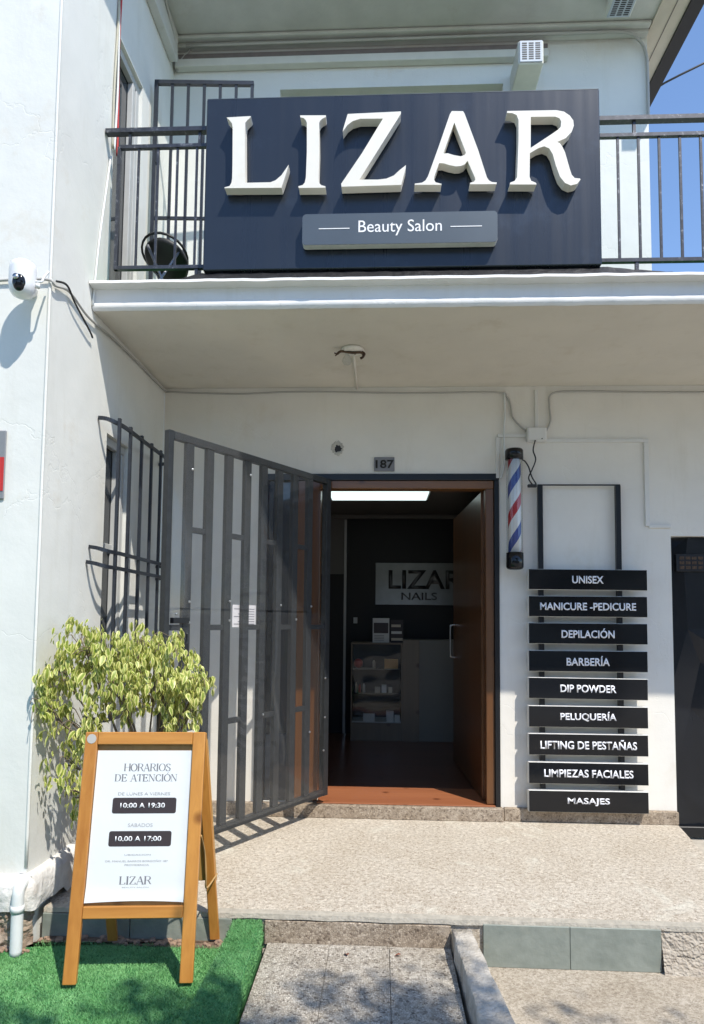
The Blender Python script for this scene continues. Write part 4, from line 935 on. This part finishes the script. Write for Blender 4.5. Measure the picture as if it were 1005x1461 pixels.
# local layout on the poster: u across 0..1, v down 0..1
def PU(u): return PX0 + (PX1 - PX0) * u
def PV(v): return PZ1 - (PZ1 - PZ0) * v
PW = PX1 - PX0; PHh = PZ1 - PZ0
# a high-contrast roman face drawn with a pen: vertical strokes thick, horizontals thin
GL = {
'H': ([[(.12, 0), (.12, 1)], [(.72, 0), (.72, 1)], [(.12, .52), (.72, .52)]], [(.12, 0), (.12, 1), (.72, 0), (.72, 1)], .84),
'O': ([[(.42 + .36 * math.sin(a), .5 - .5 * math.cos(a)) for a in np.linspace(0, 2 * math.pi, 25)]], [], .84),
'R': ([[(.14, 0), (.14, 1)], [(.14, 1), (.42, 1), (.60, .93), (.64, .76), (.58, .58), (.42, .52), (.14, .52)], [(.40, .52), (.56, .30), (.66, .06), (.78, .01)]], [(.14, 0), (.14, 1)], .78),
'A': ([[(.08, 0), (.38, 1)], [(.40, 1), (.70, 0)], [(.20, .34), (.58, .34)]], [(.08, 0), (.70, 0)], .78),
'I': ([[(.16, 0), (.16, 1)]], [(.16, 0), (.16, 1)], .34),
'S': ([[(.56, .80), (.50, .95), (.32, 1), (.14, .92), (.12, .74), (.24, .60), (.46, .46), (.58, .30), (.54, .08), (.34, 0), (.14, .05), (.08, .24)]], [], .66),
'D': ([[(.14, 0), (.14, 1)], [(.14, 1), (.40, 1), (.62, .88), (.72, .5), (.62, .12), (.40, 0), (.14, 0)]], [(.14, 0), (.14, 1)], .84),
'E': ([[(.14, 0), (.14, 1)], [(.14, 1), (.60, 1), (.61, .84)], [(.14, .52), (.46, .52)], [(.46, .62), (.46, .42)], [(.14, 0), (.60, 0), (.62, .20)]], [(.14, 0), (.14, 1)], .72),
'T': ([[(.36, 0), (.36, 1)], [(.04, .82), (.06, 1), (.66, 1), (.68, .82)]], [(.36, 0)], .72),
'N': ([[(.12, 0), (.12, 1)], [(.12, 1), (.68, 0)], [(.68, 0), (.68, 1)]], [(.12, 0), (.12, 1), (.68, 1)], .82),
'C': ([[(.66, .78), (.58, .96), (.40, 1), (.18, .86), (.10, .5), (.18, .14), (.40, 0), (.60, .05), (.68, .24)]], [], .74),
'L': ([[(.14, 0), (.14, 1)], [(.14, 0), (.60, 0), (.62, .20)]], [(.14, 0), (.14, 1)], .70),
'Z': ([[(.08, .82), (.10, 1), (.60, 1)], [(.60, 1), (.08, 0)], [(.08, 0), (.62, 0), (.64, .2)]], [], .72), ' ': ([], [], .4)}
THIN = {('N', 0), ('N', 2), ('A', 0), ('A', 2)}
def penstroke(bm, pts, f, wt, thin=.03, thick=.15, force=None):
    P = [Vector((x, z)) for x, z in pts]; L = []
    for i, p in enumerate(P):
        d = (P[min(i + 1, len(P) - 1)] - P[max(i - 1, 0)]).normalized(); n = Vector((-d.y, d.x))
        wv = force if force else thin + (thick - thin) * abs(d.y) ** 2.0
        L.append((bm.verts.new(f(p + n * wv / 2)), bm.verts.new(f(p - n * wv / 2))))
    for a, b2 in zip(L, L[1:]): bm.faces.new((a[0], a[1], b2[1], b2[0]))
def roman(name, body, u0, u1, v0, v1, m, accent_at=None, thin=.035, thick=.15):
    tot = sum(GL[c][2] for c in body); x0 = PU(u0); sx = (PU(u1) - x0) / tot; z0 = PV(v1); sz = PV(v0) - z0; bm = bmesh.new(); cx = 0
    for ci, c in enumerate(body):
        f = lambda p, cx=cx: Vector((x0 + (cx + p.x) * sx, PY - .0006 * (ci % 2), z0 + p.y * sz))
        for si, s_ in enumerate(GL[c][0]):
            fc = thin * 1.3 if (c, si) in THIN else (thick * .8 if c in 'ANZ' and si == 1 else None)
            penstroke(bm, s_, f, 0, thin, thick, fc)
        for sx_, sz_ in GL[c][1]: penstroke(bm, [(sx_ - .12, sz_), (sx_ + .12, sz_)], f, 0, thin, thick, thin * 1.3)
        if accent_at == ci: penstroke(bm, [(.38, 1.10), (.52, 1.28)], f, 0, thin, thick, .06)
        cx += GL[c][2]
    for v in bm.verts: v.co = FP(v.co)
    finish(name, bm, m, po)
roman('heading', 'HORARIOS', .29, .785, .092, .142, PINK)
roman('heading', 'DE ATENCION', .20, .86, .165, .212, PINK, accent_at=9)
def ptext(body, u, v, uw, vh, m, nm='lettering', off=0, dy=.0002): return text(nm, body, PU(u), PV(v), PW * uw, PHh * vh, PY - dy, m, po, .0003, off, 1.0, FP)
ptext('DE LUNES A VIERNES', .523, .297, .545, .021, PLIGHT, off=-.005)
for u0, u1, v0, v1 in ((.20, .865, .324, .430), (.19, .835, .547, .648)):
    bm = bmesh.new(); prism(bm, rrect(PU(u0), PU(u1), PV(v1), PV(v0), .008), PY - .0002, PY + .0002)
    bmesh.ops.subdivide_edges(bm, edges=bm.edges, cuts=2)
    for v in bm.verts: v.co = FP(v.co)
    finish('time_panel', bm, PDARK, po)
ptext('10:00 A 19:30', .515, .376, .465, .034, WHITEP, off=.015, dy=.0011)
ptext('SABADOS', .505, .508, .255, .024, PLIGHT)
ptext('10.00 A 17:00', .495, .597, .475, .034, WHITEP, off=.015, dy=.0011)
ptext('UBICACION', .50, .702, .27, .010, PLIGHT); ptext('DR. MANUEL BARROS BORGOÑO 187', .495, .742, .64, .015, PLIGHT); ptext('PROVIDENCIA', .50, .768, .25, .012, PLIGHT)
roman('logo', 'LIZAR', .33, .66, .842, .892, PINK); ptext('BEAUTY SALON', .50, .912, .27, .008, PLIGHT)

# ------------------------------------------------------------------ potted plant
PL = thing('potted_plant', 'bushy variegated weeping fig growing in a pot behind the sandwich board', 'plant', (-1.06, -1.22, .001))
bm = bmesh.new(); lathe(bm, [(.09, 0), (.12, .20), (.135, .22), (.135, .25), (.115, .25), (.11, .23)], (0, 0, 0), 28); finish('pot', bm, TERRA, PL, True)
bm = bmesh.new(); lathe(bm, [(.108, .22), (.10, .238), (.01, .245)], (0, 0, 0), 20); finish('soil', bm, SOIL, PL, True)
random.seed(11)
stems = []; bm = bmesh.new()
clusters = []   # (centre, spread)
# crown blobs, in metres relative to the pot base: (x, y, z, rx, ry, rz, weight)
CR = [(-.20, -.22, 1.13, .08, .09, .07, 4), (-.10, -.20, 1.06, .13, .12, .08, 7), (.02, -.12, 1.10, .10, .12, .08, 6), (.13, -.06, 1.08, .11, .10, .07, 6), (-.07, -.20, .97, .17, .14, .10, 12), (.10, -.12, .94, .13, .12, .10, 8), (.22, -.10, .92, .11, .10, .08, 6),
      (.30, -.12, .93, .05, .08, .05, 2.2), (-.27, -.26, .99, .08, .12, .09, 5), (-.31, -.32, .84, .05, .08, .09, 2.5), (-.19, -.22, .77, .09, .10, .11, 5), (.26, -.10, .80, .045, .06, .08, 2.2), (-.05, -.10, .84, .13, .10, .06, 3), (.12, -.06, .82, .10, .08, .06, 2), (-.24, -.24, .60, .07, .09, .10, 3), (-.19, -.24, .46, .05, .06, .09, 1.6), (.19, -.08, .77, .06, .06, .05, 1.4), (-.36, -.30, .93, .04, .06, .07, 1.5)]
base = [(.0, 0, .23), (.03, .02, .23), (-.03, .01, .23), (.01, -.03, .23)]
for i, c in enumerate(CR):
    b0 = Vector(base[i % 4]); e = Vector(c[:3]); mid = b0.lerp(e, .5) + Vector((random.uniform(-.04, .04), .03, .08))
    pts = smoothpts([b0, b0.lerp(mid, .5) + Vector((0, 0, .05)), mid, e], 4); n_ = len(pts)
    tube(bm, pts, .006, 6, True, [.009 * (1 - .75 * k / n_) for k in range(n_)])
    for k in range(4):
        q = e + Vector((random.uniform(-1, 1) * c[3], random.uniform(-1, 1) * c[4], random.uniform(-.6, .6) * c[5])); tube(bm, smoothpts([mid.lerp(e, .6), e.lerp(q, .5) + Vector((0, 0, .03)), q], 3), .002, 4)
finish('stem', bm, BARK, PL, True)
# leaf meshes: folded, drooping, with an edge attribute for the cream margin
def leaf_mesh(k):
    rng = random.Random(k); L_ = .032 * rng.uniform(.8, 1.35); Wd = L_ * rng.uniform(.36, .48); curl = rng.uniform(.15, .6)
    V = []; E = []
    n = 5
    for i in range(n + 1):
        s = i / n; w_ = Wd * .5 * math.sin(math.pi * s ** .8) ** .8 if 0 < i < n else 0; zz = -curl * L_ * s * s; y = L_ * s
        V += [(-w_, y, zz + w_ * .35), (0, y, zz), (w_, y, zz + w_ * .35)]; E += [.5, -.1, .5]
    F = []
    for i in range(n):
        a = i * 3; F += [(a, a + 1, a + 4, a + 3), (a + 1, a + 2, a + 5, a + 4)]
    return V, F, E
LM = []
for k in range(8):
    V, Fc, E_ = leaf_mesh(k); me = bpy.data.meshes.new('leaf'); me.from_pydata(V, [], Fc); at = me.attributes.new('edge', 'FLOAT', 'POINT'); at.data.foreach_set('value', E_)
    me.materials.append(LEAF); 
    for p in me.polygons: p.use_smooth = True
    LM.append((me, V, Fc, E_))
leaves = []
tw = sum(c[6] for c in CR)
for c in CR:
    nl = int(3100 * c[6] / tw)
    tips = []
    for k in range(max(3, nl // 9)):
        d = Vector((random.gauss(0, 1), random.gauss(0, 1), random.gauss(0, 1))).normalized() * random.uniform(.25, 1.5) ** .5
        tips.append(Vector(c[:3]) + Vector((d.x * c[3], d.y * c[4], d.z * c[5])))
    for k in range(nl):
        tp = random.choice(tips) + Vector((random.gauss(0, .016), random.gauss(0, .016), random.gauss(0, .020)))
        world = tp + Vector((-1.06, -1.22, 0))
        if world.x < XS + .03: tp.x += (XS + .03 - world.x) * random.uniform(1, 1.6)
        out = (tp - Vector((0, 0, tp.z))).normalized(); az = math.atan2(out.x, out.y) * -1 + random.gauss(0, 1.0)
        pitch = random.gauss(-70, 20); roll = random.gauss(0, 30)
        Mx = Matrix.Translation(tp) @ Matrix.Rotation(az, 4, 'Z') @ Matrix.Rotation(math.radians(pitch), 4, 'X') @ Matrix.Rotation(math.radians(roll), 4, 'Y') @ Matrix.Scale(random.choice((.55, .8, .95, 1.1, 1.35)) * random.uniform(.85, 1.15), 4)
        leaves.append((world.y + random.uniform(-.02, .02), random.randrange(8), Mx))
leaves.sort(key=lambda q: q[0])
for y_, k, Mx in leaves[:300]:
    o = bpy.data.objects.new('leaf', LM[k][0]); COL.objects.link(o); o.parent = PL; o.matrix_local = Mx
V = []; Fc = []; E_ = []
for y_, k, Mx in leaves[300:]:
    n0 = len(V); V += [Mx @ Vector(v) for v in LM[k][1]]; Fc += [tuple(i + n0 for i in f) for f in LM[k][2]]; E_ += LM[k][3]
me = bpy.data.meshes.new('foliage'); me.from_pydata(V, [], Fc); at = me.attributes.new('edge', 'FLOAT', 'POINT'); at.data.foreach_set('value', E_); me.materials.append(LEAF)
for p in me.polygons: p.use_smooth = True
fo = bpy.data.objects.new('foliage', me); COL.objects.link(fo); fo.parent = PL; fo['kind'] = 'stuff'

# dry leaves on the path
for i, (x, y, r, lb) in enumerate(((-.09, -1.55, .3, 'small dry reddish leaf on the path, left one below the step'), (.12, -1.53, 1.4, 'small dry reddish leaf on the path, right one below the step'))):
    bm = bmesh.new(); V, Fq, E2 = leaf_mesh(i + 20); vs = [bm.verts.new(v) for v in V]
    for f in Fq: bm.faces.new([vs[k] for k in f])
    bm.transform(Matrix.Translation((x, y, -.099)) @ Matrix.Rotation(r, 4, 'Z')); tag(finish('dry_leaf', bm, mat('dry_leaf', (.25, .07, .03), .7)), lb, 'leaf')

# ------------------------------------------------------------------ inside the salon
t = thing('ceiling_light', 'lit rectangular white light panel on the salon ceiling', 'light', (.01, 1.45, 2.295))
B('frame', -.43, .43, -.21, .21, -.004, .012, FRAMEG, t); B('diffuser', -.415, .415, -.195, .195, -.012, -.0045, emissive('light_panel', (.80, .97, .95), .75), t)
t = thing('display_counter', 'reception counter with glass display of products inside the salon', 'counter', (0, 2.2, .084))
PALEW = wood('pale_counter_wood', (.20, .155, .105), (.15, .115, .08), .5, 8)
B('top', -.25, .245, 0, .36, .908, .924, PALEW, t, .002); B('side', -.25, -.238, 0.002, .36, 0, .907, PALEW, t); B('side', .228, .245, 0.002, .36, 0, .907, PALEW, t)
B('base_panel', -.237, .227, .003, .36, .0, .165, PALEW, t); B('back', -.237, .227, .345, .359, .166, .907, mat('display_back', (.07, .065, .06), .6), t)
for z in (.168, .44, .67): B('shelf', -.237, .227, .01, .34, z, z + .008, CLEAR2 if z > .2 else FRAMEG, t)
B('glass_front', -.237, .227, .004, .008, .186, .906, clear_sheet('display_glass', (.95, .96, .96), .0, .3), t)
B('front_panel', .2455, .80, .0, .36, 0, .955, mat('counter_panel', (.21, .20, .17), .5), t, .003)
B('corner_post', .246, .40, -.012, -.001, 0, .955, PALEW, t)
def bottle(x, y, z, r, h, m, lb, cap=None):
    tt = thing('bottle', lb, 'bottle', (x, y, z), 0, 'products in the display counter')
    bm = bmesh.new(); lathe(bm, [(r * .9, 0), (r, .004), (r, h * .62), (r * .45, h * .74), (r * .4, h * .8)], (0, 0, 0), 12); finish('body', bm, m, tt, True)
    bm = bmesh.new(); lathe(bm, [(r * .5, h * .8), (r * .5, h)], (0, 0, 0), 10); finish('cap', bm, cap or DKC, tt)
LBP = mat('cream_product', (.55, .48, .38), .5); RDP = mat('red_product', (.45, .05, .04), .4); ORP = mat('orange_product', (.55, .30, .10), .5); WHP = mat('white_product', (.62, .62, .60), .5)
k = 0
for x, h, m_, lb in ((-.20, .12, LBP, 'cream bottle at the left end of the middle display shelf'), (-.165, .10, RDP, 'small red bottle on the middle display shelf'), (-.125, .11, WHP, 'white bottle third from left on the middle display shelf')):
    bottle(x, 2.24, .084 + .448, .012, h, m_, lb)
for x, wd, h, m_, lb in ((-.02, .05, .055, LBP, 'cream carton on the middle display shelf'), (.045, .045, .075, WHP, 'white carton on the middle display shelf'), (.11, .035, .05, LBP, 'small cream carton at the right of the middle display shelf')):
    b_ = B('carton', x, x + wd, 2.23, 2.27, .084 + .4485, .084 + .4485 + h, m_); tag(b_, lb, 'box', 'cartons in the display counter')
for x, wd, h, z, m_, lb in ((.07, .13, .09, .6785, ORP, 'orange box on the top display shelf'), (-.13, .11, .07, .1765, WHP, 'white carton lying left on the bottom display shelf'), (.09, .07, .10, .1765, WHP, 'tall white carton on the bottom display shelf'), (.17, .05, .06, .1765, WHP, 'small white carton at the right of the bottom display shelf')):
    b_ = B('carton', x, x + wd, 2.23, 2.28, .084 + z, .084 + z + h, m_); tag(b_, lb, 'box', 'cartons in the display counter')
bm = bmesh.new(); bmesh.ops.create_uvsphere(bm, u_segments=16, v_segments=10, radius=.045)
for v in bm.verts: v.co += Vector((-.18, 2.25, .084 + .678 + .046))
tag(finish('red_ball', bm, RDP, smooth=True), 'red round ornament on the top display shelf', 'ornament')
bottle(-.03, 2.25, .084 + .6785, .016, .10, LBP, 'cream bottle on the top display shelf')
# things on the counter
t = thing('price_list', 'small white framed price list standing on the reception counter', 'sign holder', (.035, 2.28, 1.0085))
B('sheet', -.08, .08, -.002, .002, 0, .235, WHP, t); B('picture', -.07, .07, -.004, -.0025, .09, .19, PDARK, t)
for q in range(4): B('print_line', -.065, .03, -.0035, -.0023, .02 + q * .015, .025 + q * .015, PINK, t)
t = thing('leaflet_rack', 'dark leaflet rack beside the price list on the counter', 'leaflet rack', (.19, 2.28, 1.0085))
B('back', -.06, .06, .0, .01, 0, .22, PDARK, t)
for q, m_ in enumerate((LBP, WHP, LBP)): B('leaflet', -.055, .055 - q * .01, -.012, -.001, .02 + q * .065, .045 + q * .065, m_, t)
t = thing('wall_sign', 'brushed metal wall sign with dark cut letters LIZAR NAILS inside the salon', 'sign', (.40, 2.595, 1.595))
B('plate', -.425, .50, -.012, 0, -.215, .215, mat('dull_steel', (.30, .31, .30), .42, .9, noise_amt=.35, noise_scale=2), t, .003)
DKST = mat('dark_cut_steel', (.10, .10, .10), .35, .8)
text('lettering', 'LIZAR', .08, .045, .74, .19, -.0125, DKST, t, .004, .02)
text('lettering', 'NAILS', .02, -.125, .36, .075, -.0125, DKST, t, .003, .01)
t = B('light_switch', -.245, -.205, 2.588, 2.599, 1.19, 1.25, FRAMEG); tag(t, 'small wall switch on the black wall above the counter', 'switch')

# ------------------------------------------------------------------ across the street and overhead (reflected in the glossy panels, shading the pavement)
t = thing('opposite_house', 'long pale house across the street, behind the viewer', 'building', (0, -17, -.2))
bm = bmesh.new(); wall_panel(bm, [-22, 22], [0, 4.6], [(x, x + 1.4, 1.2, 2.8) for x in range(-19, 19, 4)], lambda u, z, d: (u, -d, z), .3); finish('wall', bm, mat('far_wall', (.66, .61, .52), .9, noise_amt=.2, noise_scale=.6), t)
B('roof', -22.4, 22.4, -6, .5, 4.6, 4.9, RUST, t)
for x in range(-19, 19, 4): B('window', x, x + 1.4, -.28, -.25, 1.2, 2.8, GLASSD, t)
rng = np.random.default_rng(21)
def street_tree(loc, crown, label, nleaf, size, seed):
    rng = np.random.default_rng(seed)
    t = thing('street_tree', label, 'tree', loc, 0)
    bm = bmesh.new(); cz = Vector(crown[:3])
    tube(bm, smoothpts([(0, 0, 0), (.03, .02, 1.2), cz * .6, cz * .95], 4), .1, 10, True, [.14 - .007 * k for k in range(13)])
    for k in range(14):
        q = cz + Vector((rng.uniform(-1, 1) * crown[3], rng.uniform(-1, 1) * crown[4], rng.uniform(-.6, .8) * crown[5])); tube(bm, smoothpts([cz * .65, cz.lerp(q, .5), q], 4), .02, 5)
    finish('trunk', bm, BARK, t, True)
    K = 40 if nleaf < 20000 else 75; nc = nleaf // K; D = rng.normal(0, 1, (nc, 3)); D /= np.linalg.norm(D, axis=1)[:, None]; D *= rng.uniform(.1, 1, (nc, 1)) ** .45
    C = np.array(crown[:3]) + D * np.array(crown[3:6]); P = np.repeat(C, K, 0) + rng.normal(0, size * 1.7, (nc * K, 3)); n = len(P)
    a = rng.normal(0, 1, (n, 3)); a /= np.linalg.norm(a, axis=1)[:, None]; b = np.cross(a, rng.normal(0, 1, (n, 3))); b /= np.linalg.norm(b, axis=1)[:, None]
    s = size * rng.uniform(.6, 1.2, (n, 1)); V = np.stack([P - a * s, P + b * s * .4, P + a * s, P - b * s * .4], 1).reshape(-1, 3).astype('f')
    me = bpy.data.meshes.new('crown'); me.vertices.add(n * 4); me.vertices.foreach_set('co', V.reshape(-1)); me.loops.add(n * 4); me.loops.foreach_set('vertex_index', np.arange(n * 4, dtype='i'))
    me.polygons.add(n); me.polygons.foreach_set('loop_start', np.arange(0, n * 4, 4, dtype='i')); me.update(calc_edges=True); me.materials.append(TLEAF)
    o = bpy.data.objects.new('crown', me); COL.objects.link(o); o.parent = t; o['kind'] = 'stuff'
street_tree((3.6, -6.6, -.2), (-1.5, 1.80, 4.05, 2.8, .66, .55), 'leafy street tree beside the viewer shading the pavement edge', 21000, .042, 23)
street_tree((-6, -13, -.2), (0, 0, 4.2, 2.2, 2.0, 1.9), 'round street tree across the road, left of the viewer', 9000, .11, 5)
street_tree((5.5, -13.5, -.2), (0, 0, 4.4, 2.4, 2.0, 2.0), 'round street tree across the road, right of the viewer', 9000, .11, 8)
